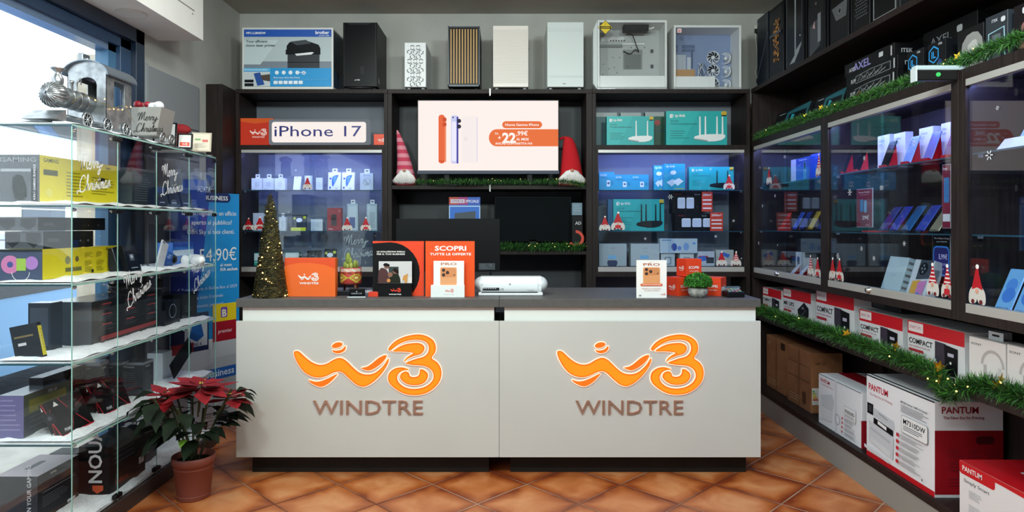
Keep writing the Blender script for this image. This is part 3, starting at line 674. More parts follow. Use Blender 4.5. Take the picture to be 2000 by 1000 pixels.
for k in range(5): c.rect(.2+k*.045, .73, .207+k*.045, .82, '#4a5050')
for y in (.33, .56, .77): c.rect(.84, y, .88, y+.05, '#2d3238')
c.rect(.42, .24, .75, .26, '#dfe3e2'); c.rect(.05, .26, .42, .3, '#6d7372'); q.build('motherboard_tray', e)
q = MB(); q.tube(smooth_loop([(.0, D-.03, h*.9), (.03, D-.08, h*.86), (.07, D-.05, h*.72), (.09, D-.06, h*.62), (.06, D-.05, h*.66), (.02, D-.04, h*.6), (-.04, D-.04, h*.64)], 4, False), .004, M('#23262a', .5)); q.tube(smooth_loop([(.06, .1, h*.93), (.1, .09, h*.95), (.16, .09, h*.92), (.2, .1, h*.94)], 4, False), .008, M('#e3e6e6', .5)); q.build('cable', e)
q = MB(); q.box(-.06, .15, .06, .14, h-.07, h-.02, M('#2a2e33', .5), .002); q.build('drive_bay', e)
q = MB(); q.box(-w/2, w/2, -.004, 0, 0, h, GLASS); q.build('side_glass', e)
q = MB(); wl = .035; q.prism([(-w/2-.001, 0), (-w/2-wl, .05), (-w/2-wl, h-.08), (-w/2-.001, h-.001)], 'y', .01, .1, M('#c9d0cf', .4)); q.build('front_panel', e)
q = MB(); c = Cv(q, (-w/2+.005, -.0045, h-.003), (1, 0, 0), (0, 0, -1), .12, .12)
c.poly([(.5, 0), (1, .5), (.5, 1), (0, .5)], '#1f1f14'); c.poly([(.5, .04), (.96, .5), (.5, .96), (.04, .5)], '#e3c414'); c.rect(.12, .42, .88, .6, '#1f1f14'); c.text('CAUTION', .5, .56, .1, '#e3c414', 'C', .03, w=.6); c.text('!', .5, .34, .14, '#1f1f14', 'C'); q.build('caution_sticker', e)
e, w, h, D = chassis(1316, 1448, 49, 5.55, 'white computer case with six round fans behind glass', '#7d90b4')
q = MB(); q.box(-w/2+.018, w*.12, .012, D-.03, .02, .11, M('#dfe5e6', .4), .002); q.build('power_shroud', e)
q = MB(); c = Cv(q, (-w/2, D-.021, h), (1, 0, 0), (0, 0, -1), w, h)
c.rect(.06, .2, .16, .26, '#5b6e92'); c.rect(.22, .2, .42, .26, '#5b6e92'); c.rect(.06, .27, .16, .31, '#5b6e92'); c.rect(.22, .27, .42, .31, '#5b6e92'); c.rect(.06, .36, .28, .67, '#c3ccd8'); c.rect(.3, .4, .36, .65, '#c3ccd8'); c.rect(.36, .3, .39, .58, '#4a5d80')
q.build('motherboard_tray', e)
q = MB(); q.box(-w/2+.02, -w*.17, .03, .05, .112, .17, M('#b08a60', .8)); q.build('accessory_box', e)
for z in (.085, .20, .315):
    fan(e, (w*.195, D-.022, z), .055); fan(e, (w*.40, D-.03, z-.01), .05, rot=(PI/2, 0, -.9))
q = MB(); random.seed(4)
for k in range(7):
    x = w*random.uniform(-.05, .06); pts = [(x+random.uniform(-.02, .02), D-.05-random.uniform(0, .02), .12+j*.035) for j in range(5)]; q.tube(smooth_loop(pts, 3, False), .0022, M(random.choice(['#20242a', '#e3e6e6', '#d8dce0'])), 5)
q.build('cable', e)
q = MB(); q.box(-w/2, w/2, -.004, 0, 0, h, GLASS); q.build('side_glass', e)
q = MB(); c = Cv(q, (-w/2+.028, -.0045, h-.03), (1, 0, 0), (0, 0, -1), .035, .035); c.rrect(0, 0, 1, 1, .1, '#e8c9c9'); c.text('A', .2, .8, .5, '#c23030'); c.text('!', .65, .8, .5, '#c23030'); q.build('warning_sticker', e)
# cable with plug on the wall
q = MB(); q.tube(smooth_loop([(2.245, 5.965, 3.27), (2.225, 5.955, 3.2), (2.24, 5.96, 3.05), (2.245, 5.96, 2.95), (2.225, 5.955, 2.87), (2.245, 5.96, 2.80)], 4, False), .006, M('#d9d5cc', .5)).ball((2.235, 5.95, 3.235), (.022, .014, .024), M('#1a1a1a')).ball((2.245, 5.955, 2.79), (.014, .012, .03), M('#1a1a1a')).box(2.215, 2.245, 5.96, 5.978, 3.26, 3.29, M('#c9c6be'))
q.build('wall_cable', label='white cable with black plugs hanging on the back wall near the right corner', cat='cable')

# ============================================================ niches of the back units
ZN = 2.1705
def lb_orange(c): c.rect(0, 0, 1, 1, M('#e23a1c', .4, 0, .55)); c.poly([(0, 0), (1, 0), (1, .12), (.5, .2), (0, .1)], M('#f0651f', .4, 0, .55)); c.logo(.58, .38, .26, M('#f4d9d0', .4, 0, .8), 'WINDTRE')
w, h, p = bk(464, 534, 231, ZN, 5.58); 
carton('logo_sign', (w, .05, h), p, '#d23a1c', 'orange logo sign at the left end of the left niche', 'sign', lb_orange)
w, h, p = bk(525, 723, 233, ZN, 5.56); e = empty('light_box_sign', p[0], 0, 'white backlit sign with dark blue phone name in the left niche', 'sign')
q = MB(); pts = []
for cx, cz, a0 in ((w/2-.025, .025, -PI/2), (w/2-.025, h-.025, 0), (-w/2+.025, h-.025, PI/2), (-w/2+.025, .025, PI)):
    for k in range(5): a = a0+k*PI/8; pts.append((cx+.025*math.cos(a), cz+.025*math.sin(a)))
q.prism(pts, 'y', 0, .028, M('#a9b4bf', .3, 0, .35)); q.build('frame', e)
q = MB(); c = Cv(q, (-w/2, 0, h), (1, 0, 0), (0, 0, -1), w, h); c.rrect(.03, .1, .96, .9, .1, M('#fff4ee', .4, 0, .95)); c.text('iPhone 17', .055, .66, .42, M('#272a78', .4), bold=0.004, w=.86); q.build('lit_panel', e)
w, h, p = bk(730, 759, 262, ZN, 5.56)
carton('logo_sign', (w, .1, h), p, '#e2481f', 'small orange logo box at the right end of the left niche', 'sign', lambda c: c.logo(.5, .38, .26, W1, 'WINDTRE'))
# right niche router cartons
w, h, p = bk(1185, 1277, 227, ZN, 5.56); carton('router_box', (w, .07, h), p, '#1fa9a6', 'teal router carton with two antennas, left in the top right niche', 'box', teal_router(2), R=side_teal, L=side_teal, group='teal network device cartons')
w, h, p = bk(1301, 1420, 217, ZN, 5.56); carton('router_box', (w, .07, h), p, '#1fa9a6', 'large teal router carton with four white antennas, right in the top right niche', 'box', teal_router(4), L=side_teal, group='teal network device cartons')
for (a, b_, t, c1, lbl) in ((1164, 1205, 220, '#1f5a60', 'dim teal carton leaning behind the left router carton in the niche'), (1212, 1252, 220, '#3d7a66', 'dim green carton behind the left router carton in the niche'), (1260, 1300, 219, '#2b5a46', 'dark green carton between the two teal router cartons in the niche')):
    w, h, p = bk(a, b_, t, ZN, 5.75); carton('storage_box', (w, .06, h), p, c1, lbl, 'box', lambda c: (c.rect(.0, 0, 1, .12, '#9aa5a5'), c.disk(.6, .3, .08, '#a33a3a'), c.rect(.1, .5, .9, .55, '#2a4f55')), group='cartons at the back of the niche')

# ============================================================ back left cabinet contents
def phone_F(c):
    c.rect(.04, .03, .96, .97, '#eef1f4'); c.poly([(.35, .25), (.72, .15), (.8, .2), (.45, .75), (.32, .7)], '#2f6fd0', 2); c.poly([(.42, .3), (.66, .22), (.5, .6)], '#59a0ea', 2); c.disk(.2, .35, .06, '#2c56b8'); c.rect(.12, .8, .24, .92, '#2c56b8'); c.text('5G', .6, .93, .07, '#334')
zs = (1.7975, 1.4525, 1.1525)
bl = [(491, 512, 348, 0, 5.72, .05, '#dfe6ec', 'plain', 'small white adapter box with hanging tab, first from the left on the top glass shelf', True),
      (513, 535, 348, 0, 5.72, .05, '#dfe6ec', 'plain', 'small white adapter box with hanging tab, second from the left on the top glass shelf', True),
      (536, 557, 348, 0, 5.72, .05, '#dfe6ec', 'plain', 'small white adapter box with hanging tab, third from the left on the top glass shelf', True),
      (572, 586, 343, 0, 5.70, .02, '#e7ecf0', 'lean', 'slim white phone box leaning right of the three adapter boxes', False),
      (595, 609, 343, 0, 5.72, .03, '#dfe6ee', 'plain', 'white box behind the red gnome sticker on the top glass shelf', False),
      (617, 630, 347, 0, 5.74, .03, '#d5dde8', 'plain', 'white box just right of the gnome sticker on the top glass shelf', False),
      (640, 665, 336, 0, 5.66, .04, '#e8ecf0', 'phone', 'white phone box with blue phone picture, left one of the pair', True),
      (667, 692, 336, 0, 5.66, .04, '#e8ecf0', 'phone', 'white phone box with blue phone picture, right one of the pair', True),
      (703, 729, 338, 0, 5.66, .04, '#b5c0c9', 'nova', 'pale grey earphone box at the right end of the top glass shelf', True),
      (494, 522, 416, 1, 5.72, .04, '#c9ccd2', 'plain', 'grey box behind the gnome stickers at the left of the middle glass shelf', False),
      (545, 558, 424, 1, 5.72, .04, '#dde2e6', 'plain', 'small white box beside the lit cone tree on the middle shelf', True),
      (568, 597, 417, 1, 5.66, .04, '#1c2a38', 'bw', 'dark blue and yellow box tilted on the middle glass shelf', False),
      (607, 630, 428, 1, 5.66, .02, '#d9dee2', 'plain', 'small square white card box on the middle glass shelf', False),
      (639, 667, 406, 1, 5.66, .05, '#9c1a26', 'red', 'deep red phone case box on the middle glass shelf', True),
      (678, 699, 398, 1, 5.68, .04, '#9fb0b4', 'cover', 'tall pale grey phone cover box, left of the two on the middle shelf', True),
      (716, 737, 398, 1, 5.68, .04, '#9fb0b4', 'cover2', 'tall pale grey phone cover box, right of the two on the middle shelf', True),
      (496, 508, 494, 2, 5.72, .04, '#2f9c86', 'wt', 'white and green box at the left end of the bottom shelf', False),
      (556, 585, 492, 2, 5.72, .05, '#1f6a62', 'wt', 'green and white box behind the orange counter sign', False),
      (600, 625, 490, 2, 5.72, .05, '#1d2226', 'dk', 'small black box on the bottom shelf left of the navy one', False),
      (631, 655, 485, 2, 5.66, .04, '#16202c', 'bw', 'navy and green box leaning on the bottom shelf', False)]
def FF(kind):
    def f(c):
        if kind == 'phone': phone_F(c)
        elif kind == 'plain': c.rrect(.3, .3, .7, .7, .05, '#ccd4db'); c.rect(.1, .85, .5, .9, '#bcc5cd')
        elif kind == 'lean': c.rect(.2, .1, .6, .14, '#b5bfc8')
        elif kind == 'nova': c.text('NOVA', .5, .2, .1, '#5c6670', 'C'); c.ring(.5, .5, .22, .03, '#7f8a94'); c.disk(.55, .62, .1, '#8d98a2'); c.disk(.42, .45, .08, '#8d98a2')
        elif kind == 'bw': c.rect(0, .8, 1, 1, '#c8cf2a'); c.disk(.5, .36, .17, '#dfe6ea', .13); c.disk(.18, .25, .07, '#b9c82a'); c.disk(.85, .2, .09, '#b9c82a')
        elif kind == 'red': c.rrect(.28, .28, .66, .78, .05, '#3a2228'); c.rect(.08, .9, .4, .94, '#d8a0a0'); c.rect(.8, .12, .9, .16, '#d8a0a0')
        elif kind == 'cover': c.rect(.12, .08, .88, .95, '#b9c5c6'); c.rrect(.2, .5, .75, .9, .02, '#24407c')
        elif kind == 'cover2': c.rect(.12, .08, .88, .95, '#b9c5c6'); c.rrect(.3, .3, .78, .9, .03, '#a4b0b2')
        elif kind == 'wt': c.rect(.05, .05, .95, .6, '#d5dfdc'); c.rect(.1, .7, .7, .8, '#8fd0c0')
        elif kind == 'dk': c.rect(.1, .3, .8, .5, '#4a5158')
    return f
for a, b_, t, s, Y, d, col, kind, lbl, tab in bl:
    w, h, p = bk(a, b_, t, zs[s], Y); tl = .28 if kind in ('lean', 'bw') else (.12 if kind == 'phone' else 0)
    carton('accessory_box', (w, d if not tl else .02, h), p, col, lbl, 'box', FF(kind), group='small boxes in the back left cabinet', tab=tab and kind != 'red', tilt=tl)
# ============================================================ back right cabinet contents
def extender_F(c): c.rect(0, 0, 1, 1, '#1f9fc0'); c.text('tp-link', .08, .2, .1, W1); c.rrect(.5, .45, .72, .78, .03, '#e8eef2'); c.disk(.61, .6, .07, '#4a6a8a'); c.rect(.1, .3, .6, .34, '#157a9a'); c.rect(.82, .5, .9, .7, '#157a9a')
def deco_F(c): c.rect(0, 0, 1, 1, '#1fa0bd'); c.text('tp-link', .1, .13, .09, W1); c.disk(.44, .33, .11, W1, .08); c.poly([(.12, .7), (.4, .58), (.62, .68), (.36, .86)], '#dfe6ea', 1); c.poly([(.42, .66), (.7, .54), (.92, .66), (.64, .84)], '#e9eef1', 1); c.rect(.5, .93, .95, .96, '#b9b04a')
def mesh_F(n):
    def f(c):
        c.text('Mercusys', .1, .15, .06, '#b02a2a'); c.text('Halo AX', .72, .16, .05, '#c9ccd0')
        for k in range(n):
            x = .3+k*.28; c.rrect(x-.12, .3, x+.12, .78, .05, '#c9cfe0'); c.poly([(x-.12, .34), (x-.09, .28), (x+.1, .28), (x+.12, .34)], '#e6eaf2')
    return f
def side_price(c): c.rect(0, 0, 1, 1, '#d23a22'); c.text('200m²', .5, .2, .12, W1, 'C', .02, w=.8); [c.rect(.1, y, .9, y+.07, '#efe6e2') for y in (.38, .58, .8)]
zr = zs
items = [(1170, 1200, 336, 0, 5.7, .05, '#37b0cf', extender_F, 'light blue extender carton at the left end of the top shelf, tallest of three'),
 (1200, 1233, 341, 0, 5.7, .05, '#2aa5c4', extender_F, 'light blue extender carton with yellow badge, middle of the three on the top shelf'),
 (1233, 1267, 341, 0, 5.7, .05, '#2aa5c4', extender_F, 'light blue extender carton on the top shelf, right one of the three'),
 (1277, 1300, 323, 0, 5.72, .06, '#1f93ad', deco_F, 'teal mesh router carton standing half behind the larger one'),
 (1297, 1338, 320, 0, 5.64, .07, '#1fa0bd', deco_F, 'tall teal mesh router carton in the middle of the top shelf'),
 (1346, 1433, 326, 0, 5.66, .07, '#1b9aa0', teal_router(2, False), 'teal router carton with black router picture on the top shelf'),
 (1187, 1199, 389, 1, 5.70, .06, '#1a5f86', None, 'narrow blue carton edge standing behind the wide teal carton'),
 (1198, 1297, 389, 1, 5.66, .07, '#1b8f92', teal_router(4, False), 'wide teal router carton with four black antennas on the middle shelf'),
 (1318, 1392, 417, 1, 5.64, .09, '#14151a', mesh_F(3), 'black mesh system carton with three white cubes'),
 (1170, 1224, 476, 2, 5.66, .08, '#a9b1b4', 'cam', 'grey-white camera carton, left of the two on the bottom shelf'),
 (1232, 1288, 476, 2, 5.66, .08, '#b3babc', 'cam', 'grey-white camera carton, right of the two on the bottom shelf'),
 (1291, 1318, 494, 2, 5.68, .07, '#c3c7c8', 'dev', 'small white box under the left end of the wide white carton'),
 (1328, 1355, 494, 2, 5.68, .07, '#c3c7c8', 'dev', 'small white box under the right end of the wide white carton'),
 (1363, 1396, 491, 2, 5.66, .06, '#b8bcc6', 'pic', 'white and navy box behind the gnome stickers on the bottom shelf'),
 (1398, 1433, 488, 2, 5.70, .06, '#b9b8b2', 'pic2', 'pale box with blue stripe at the right end of the bottom shelf')]
def cam_F(c): c.text('tp-link', .5, .22, .06, '#7d878c', 'C'); c.text('TAPO', .5, .36, .05, '#9aa2a6', 'C'); c.rect(.32, .52, .62, .68, '#7fb4d8'); c.poly([(.3, .8), (.36, .74), (.6, .74), (.66, .8), (.62, 1), (.34, 1)], '#2a3f5c', 2)
def dev_F(c): c.rrect(.25, .3, .75, .9, .1, '#8a9296'); c.rrect(.35, .4, .65, .8, .08, '#d0d4d5')
def pic_F(c): c.rect(.05, .3, .6, .45, '#b03050'); c.poly([(.0, .4), (.4, .3), (.6, .6), (.1, .7)], '#3a6ac0'); c.rect(.5, .4, .95, .8, '#232a3c')
def pic2_F(c): c.poly([(.3, .1), (.8, .3), (.7, .5), (.2, .3)], '#3f6cc0'); c.rect(.1, .6, .9, .9, '#d9c9c4')
FK = dict(cam=cam_F, dev=dev_F, pic=pic_F, pic2=pic2_F)
for a, b_, t, s, Y, d, col, f, lbl in items:
    w, h, p = bk(a, b_, t, zs[s], Y); carton('device_box', (w, d, h), p, col, lbl, 'box', FK.get(f, f) if isinstance(f, str) else f, L=None, group='boxes in the back right cabinet')
w, h, p = bk(1312, 1374, 374, wz(416.6, 5.68), 5.68); carton('device_box', (w, .09, h), p, '#14151a', 'black mesh system carton with two white cubes, lying on top of the three-cube one', 'box', mesh_F(2), group='boxes in the back right cabinet')
w, h, p = bk(1373, 1394, 375, wz(413.5, 5.60), 5.62); 
q = MB(); q.box(-w/2, w/2, 0, .004, 0, h, M('#c8371f')); faces(q, w, .004, h, side_price); q.build('price_card', None, (p[0][0], 5.655, 1.617), 0, 'red price card with white lines, upper one beside the black cartons', 'card', 'red price cards')
w, h, p = bk(1387, 1412, 415, 1.4525, 5.62)
q = MB(); q.box(-w/2, w/2, 0, .004, 0, h, M('#c8371f')); faces(q, w, .004, h, side_price); q.build('price_card', None, p[0], 0, 'red price card reading a coverage area, lower one beside the black cartons', 'card', 'red price cards')
w, h, p = bk(1289, 1362, 466, 1.2628, 5.66)
def wide_F(c): c.rect(.02, .03, .98, .97, '#b9c6d0'); c.disk(.38, .58, .2, '#2d4f9a', .26); c.disk(.7, .55, .2, '#7fa0d0', .26); c.disk(.52, .66, .13, '#5d86c4', .16); c.rect(.05, .08, .3, .14, '#5f7fae'); c.poly([(.85, .3), (.95, .25), (.93, .42)], '#3f8fd0')
carton('device_box', (w, .08, h), p, '#c2cdd4', 'wide white carton with two blue devices, lying across two small boxes', 'box', wide_F, group='boxes in the back right cabinet')

# ============================================================ middle unit
Yt = 5.60
xa, xb, zt_, zb_ = wx(815, Yt), wx(1092, Yt), wz(195, Yt), wz(339.5, Yt)
e = empty('television', ((xa+xb)/2, Yt, 1.834), 0, 'large lit wall screen showing three phones and an orange price band', 'television'); w = xb-xa; ob = zb_-1.834
q = MB(); q.box(-w/2, w/2, 0, .035, ob, ob+zt_-zb_, M('#25262a', .35), .003); q.box(-w/2, w/2, -.002, 0, ob, ob+.028, M('#1e2b45', .3)); q.build('casing', e)
for x in (-.35, .35): q = MB(); q.box(x-.09, x+.09, -.0, .2, 0, .012, M('#15161a'), .003).box(x-.02, x+.02, .02, .04, 0, ob+.01, M('#15161a')); q.build('foot', e)
hS = zt_-zb_-.036; wS = w-.016
q = MB(); c = Cv(q, (-wS/2, -.001, ob+zt_-zb_-.008), (1, 0, 0), (0, 0, -1), wS, hS, fx=lambda h_: M(h_, .5, 0, 1.0))
c.rect(0, 0, 1, 1, '#fff0ea')
c.rrect(.145, .2, .19, .9, .04, '#e8673a'); c.rect(.19, .24, .2, .88, '#f0926a'); c.disk(.188, .27, .03, '#c84a26'); c.disk(.188, .34, .03, '#c84a26'); c.rect(.148, .86, .185, .875, '#c84a26')
c.rrect(.235, .21, .285, .9, .03, '#c9cdf0'); c.rect(.275, .23, .287, .9, '#3a3aa0'); c.disk(.292, .29, .03, '#23233c'); c.disk(.292, .37, .03, '#23233c'); c.disk(.25, .24, .012, '#4a4a70'); c.rrect(.24, .3, .272, .87, .02, '#ece9fb')
c.rrect(.31, .22, .425, .89, .03, '#f6ece9'); c.rect(.418, .24, .424, .87, '#d8d4e6'); c.disk(.34, .55, .03, '#efe3e3')
c.rrect(.6, .295, .885, .395, .05, '#e9713a'); c.text('Nuova Gamma iPhone', .742, .362, .036, '#fff0ea', 'C', .02, w=.24)
c.rrect(.505, .41, 1.06, .655, .12, '#e9713a') if False else c.poly([(.505+.055*(1-math.sin(a)), .5325-.1225*math.cos(a)) for a in [k*PI/12 for k in range(13)]]+[(1, .655), (1, .41)], '#e9713a')
c.text('22', .6, .6, .14, '#fff4ee', bold=.04); c.text('+', .57, .56, .06, '#fff4ee', bold=.02); c.text('Da', .55, .485, .03, '#fff4ee'); c.text(',99€', .7, .5, .065, '#fff4ee', bold=.02); c.text('AL MESE', .7, .57, .035, '#fff4ee', bold=.02); c.text('ANCHE CON PARTITA IVA', .55, .63, .032, '#fff4ee', bold=.02)
q.build('screen', e)
# garlands
GREEN = [M('#1c461b', .5), M('#2c6424', .5), M('#47852f', .5), M('#173a16', .5)]; GOLDM = M('#d9a92c', .25, .9); BULB = M('#ffdf8a', .3, 0, 2.2); TING = M('#c9cfc8', .2, .9)
def blades(q, p, n, L, mats, d0=None, wdt=.003):
    for k in range(n):
        d = Vector((random.gauss(0, 1), random.gauss(0, 1), random.gauss(0, 1)))
        if d0 is not None: d -= d0*(d.dot(d0)*.6)
        d.normalize(); l = L*random.uniform(.6, 1.1); s = d.cross(Vector((random.random(), random.random(), random.random()))).normalized()*wdt
        e_ = p+d*l; q.add([p-s, p+s, e_], [(0, 1, 2)], random.choice(mats))
def garland(name, pts, r, dens, label, nb, group=None, gold=0):
    P = [Vector(a) for a in smooth_loop(pts, 6, False)]; e = empty(name, P[0], 0, label, 'garland', group); o = P[0]
    q = MB(); q.tube([p-o for p in P], .004, GREEN[3], 5)
    for i in range(len(P)-1):
        seg = P[i+1]-P[i]; n = max(1, int(seg.length*dens)); dr = seg.normalized()
        for k in range(n):
            blades(q, P[i]+seg*random.random()-o+Vector((random.gauss(0, r*.12), random.gauss(0, r*.12), random.gauss(0, r*.12))), 5, r, GREEN, dr, r*.05)
    q.build('foliage', e)
    for k in range(nb):
        i = random.randrange(len(P)-1); p = P[i].lerp(P[i+1], random.random())-o+Vector((random.gauss(0, r*.5), random.gauss(0, r*.5), random.uniform(0, r*.75)))
        b_ = MB(); b_.ball((0, 0, 0), r*.07, BULB if k % 3 else GOLDM, 8, 5); b_.build('bulb', e, p)
    for k in range(gold):
        i = random.randrange(len(P)-1); p = P[i].lerp(P[i+1], random.random())-o+Vector((random.gauss(0, r*.3), -r*.2, random.uniform(.2*r, r*.8)))
        b_ = MB(); pts5 = [((.2 if j % 2 else .45)*r*math.cos(j*PI/5), (.2 if j % 2 else .45)*r*math.sin(j*PI/5)) for j in range(10)]
        b_.prism(pts5, 'y', -.001, .001, GOLDM); b_.build('gold_star', e, p, (0, 0, random.uniform(-1, 1)))
    return e
random.seed(11)
garland('garland', [(wx(808, 5.45), 5.55, 1.865), (wx(900, 5.45), 5.46, 1.858), (wx(1000, 5.45), 5.55, 1.862), (wx(1100, 5.45), 5.46, 1.86), (wx(1142, 5.45), 5.50, 1.835)], .036, 520, 'green tinsel garland with tiny lights along the shelf under the lit screen', 26)
garland('garland', [(wx(974, 5.5), 5.54, 1.325), (wx(1040, 5.5), 5.53, 1.32), (wx(1142, 5.5), 5.54, 1.32)], .048, 900, 'short green garland on the lower right shelf behind the white scanner', 14)
# gnomes beside the screen
def gnome(loc, hat, tip, hh, wd, label, striped):
    e = empty('gnome', loc, 0, label, 'gnome', 'plush gnomes beside the screen')
    q = MB(); q.lathe([(0, 0), (wd*.5, 0), (wd*.52, .03), (wd*.45, .08), (wd*.3, .11)], M('#8c1420', .8), 20, sy=.8); q.build('body', e)
    q = MB(); n = 16; rings = []
    K = 12; m1 = M(hat, .9); m2 = M('#d88a98', .9) if striped else m1
    for i in range(K+1):
        t = i/K; cx = tip*t**1.6; z = .07+hh*(t if striped else math.sin(t*PI/2*1.0)*1.0-(.10*max(0, t-.85)/.15)); r = wd*.5*(1-t)**.8+.006
        if not striped and t > .75: cx = tip*(.75**1.6)+tip*7*(t-.75); r = wd*.5*(.25)**.8*(1-(t-.75)*2.2)+.004
        rings.append([(cx+r*math.cos(2*PI*j/n), r*.8*math.sin(2*PI*j/n), z) for j in range(n)])
    for i in range(K): q.add(rings[i]+rings[i+1], [(j, (j+1) % n, (j+1) % n+n, j+n) for j in range(n)], m2 if i % 2 else m1, True)
    q.build('hat', e)
    q = MB(); q.ball((0, -wd*.50, .125), .014, M('#c98870', .6)); q.build('nose', e)
    q = MB()
    for k in range(900):
        a = random.uniform(-1.4, 1.4); p = Vector((wd*.46*math.sin(a), -wd*.42*math.cos(a*.8), .125-.03*abs(a))); l = .13*(1-.3*abs(a))
        d = Vector((random.gauss(0, .25)+.15*a, -.3+random.gauss(0, .2), -1)).normalized(); s = Vector((.0026, random.uniform(-.002, .002), 0)); q.add([p-s, p+s, p+d*l*random.uniform(.6, 1)], [(0, 1, 2)], M('#f2efec', .9))
    q.ball((0, -wd*.28, .075), (wd*.42, wd*.24, .065), M('#eceae8', .9)); q.build('beard', e)
    for s in (-1, 1): q = MB(); q.ball((s*wd*.5, -wd*.1, .04), (.02, .025, .035), M('#b31a28' if striped else '#c01422', .9)); q.build('arm', e)
    return e
gnome((wx(791, 5.6), 5.63, 1.834), '#c2405a', -.07, .40, .15, 'plush gnome with tall pink striped hat left of the lit screen', True)
gnome((wx(1117, 5.6), 5.66, 1.834), '#c00f1c', -.04, .36, .19, 'plush gnome with folded red hat right of the lit screen', False)
# things on the lower shelves
Ym = 5.55
w, h, p = bk(966, 1116, 384, 1.30, 5.72); e = empty('monitor', p[0], 0, 'large switched-off black display standing behind the right end of the counter monitor', 'monitor')
q = MB(); q.box(-w/2, w/2, 0, .03, .06, h, M('#15181b', .25), .003); q.build('casing', e)
q = MB(); q.box(-w/2+.008, w/2-.008, -.001, 0, .075, h-.008, M('#1d2225', .12)); q.build('screen', e)
q = MB(); q.box(-.03, .03, .0, .02, .005, .09, M('#0f1113')).box(-.14, .14, -.05, .12, -.0145, .005, M('#0f1113'), .003); q.build('stand', e)
w, h, p = bk(877, 938, 385, 1.2855, 5.62)
def tab_F(c):
    c.rect(0, 0, .5, .14, '#b8402a'); c.rect(.3, 0, .75, .14, '#a02a72'); c.rect(.6, 0, 1, .14, '#2a58b8'); c.rect(.05, .04, .5, .11, '#d9cfe0'); c.text('OFFERTA', .07, .1, .05, '#7a4060', w=.4); c.text('SPECIALE', .53, .1, .05, '#eef', w=.42)
    c.rect(0, .16, 1, 1, '#a9c9ea'); c.rect(.03, .18, .97, 1, '#2466c4'); c.poly([(.18, .3), (.85, .26), (.85, .45), (.18, .45)], '#39454f'); c.rect(.18, .45, .85, .8, '#2c343c')
carton('offer_display', (w, .03, h), p, '#2c5aa8', 'blue special offer tablet display behind the counter monitor', 'display', tab_F)
q = MB()
q.lathe([(.048, 0), (.0, .25)], M('#6d7577', .5, .4), 24)
for k in range(500): 
    t = random.random()**.8; a = random.random()*2*PI; r = .05*(1-t); z = .25*t; pp = Vector((r*math.cos(a), r*math.sin(a), z)); blades(q, pp, 1, .014, [TING, M('#8d9698', .4, .6)], None, .001)
q.build('cone_tree', None, (wx(805, 5.65), 5.65, 1.2855), 0, 'small silver glitter cone tree on the shelf under the screen', 'decoration')
w, h, p = bk(1117, 1138, 418, 1.2855, 5.60)
carton('network_box', (w, .1, h*.95), p, '#17171b', 'black carton with orange ring at the right end of the lower shelf', 'box', lambda c: (c.text('AD', .3, .25, .09, '#c9c9c9'), c.ring(.35, .65, .24, .08, '#c8402a', a0=-.25, a1=.4)))
w, h, p = bk(1117, 1138, 420-3, 1.2855, 5.60)
w2, h2, p2 = bk(1117, 1137, 416, 1.2855+.95*h+.001, 5.60)
carton('device_box', (.085, .08, .105), ((p[0][0], 5.61, 1.2855+h*.95+.001), 0), '#6c8494', 'pale blue-grey box on top of the black carton with orange ring', 'box', lambda c: c.lines(.1, .2, .9, .8, 3, '#90a4b0', .3))

# ============================================================ on the counter
def stand_box(px0, px1, py, Y, d, base, label, F_, name='counter_sign', cat='sign', group=None, z0=CT+.0005): 
    w, h, p = bk(px0, px1, py, z0, Y); return carton(name, (w, d, h), p, base, label, cat, F_, group=group)
def orange_F(c):
    c.rect(0, 0, 1, 1, '#e8641a'); c.poly([(0, .2), (.25, .13), (.5, .12), (.8, .18), (1, .28), (1, 0), (0, 0)], '#dc4a17'); c.logo(.47, .38, .22, W1, None); c.text('WINDTRE', .48, .68, .055, W1, 'C', .025, w=.38)
stand_box(556, 655, 504, 4.10, .06, '#e8641a', 'orange logo box sign beside the lit cone tree on the counter', orange_F)
# brochure holders
def ideal_F(c):
    c.rect(0, 0, 1, 1, '#e2421c'); pts = [(0, .04)]+[(.34+.58*math.sin(a), .58-.56*math.cos(a)) for a in [k*PI/14 for k in range(0, 14)]]+[(.3, 1), (0, 1)]
    c.poly(pts, '#17171a'); c.text('LE SOLUZIONI IDEALI', .08, .205, .026, W1, bold=.03, w=.55); c.text('PER IL TUO BUSINESS', .08, .25, .026, W1, bold=.03, w=.55)
def scopri_F(c): c.rect(0, 0, 1, 1, '#e34f16'); c.text('SCOPRI', .51, .17, .085, W1, 'C', .03, w=.64); c.text('TUTTE LE OFFERTE', .51, .255, .042, W1, 'C', .03, w=.84)
def holder(px0, px1, py, Y, base, F_, label, pk, pF, leaf, lF):
    w, h, p = bk(px0, px1, py, CT+.0005, Y); e = empty('brochure_holder', p[0], 0, label, 'brochure holder', 'brochure holders on the counter')
    q = MB(); q.box(-w/2, w/2, .0, .006, 0, h, M(base, .25)); faces(q, w, .006, h, F_); q.build('back_board', e)
    ox = p[0][0]; xa, xb = wx(pk[0], Y)-ox, wx(pk[1], Y)-ox; hp = wz(pk[2], Y)-CT
    q = MB(); q.box(xa, xb, -.045, -.001, 0, hp, M(pk[3], .3), .001); c = Cv(q, (xa, -.045, hp), (1, 0, 0), (0, 0, -1), xb-xa, hp); pF(c); q.build('pocket', e)
    xa, xb = wx(leaf[0], Y)-ox, wx(leaf[1], Y)-ox; hl = wz(leaf[2], Y)-CT
    q = MB(); q.box(xa, xb, -.036, -.030, hp-.03, hl, M('#e9e9e6', .3)); c = Cv(q, (xa, -.036, hl), (1, 0, 0), (0, 0, -1), xb-xa, hl-hp+.03); lF(c); q.build('leaflets', e)
    return e
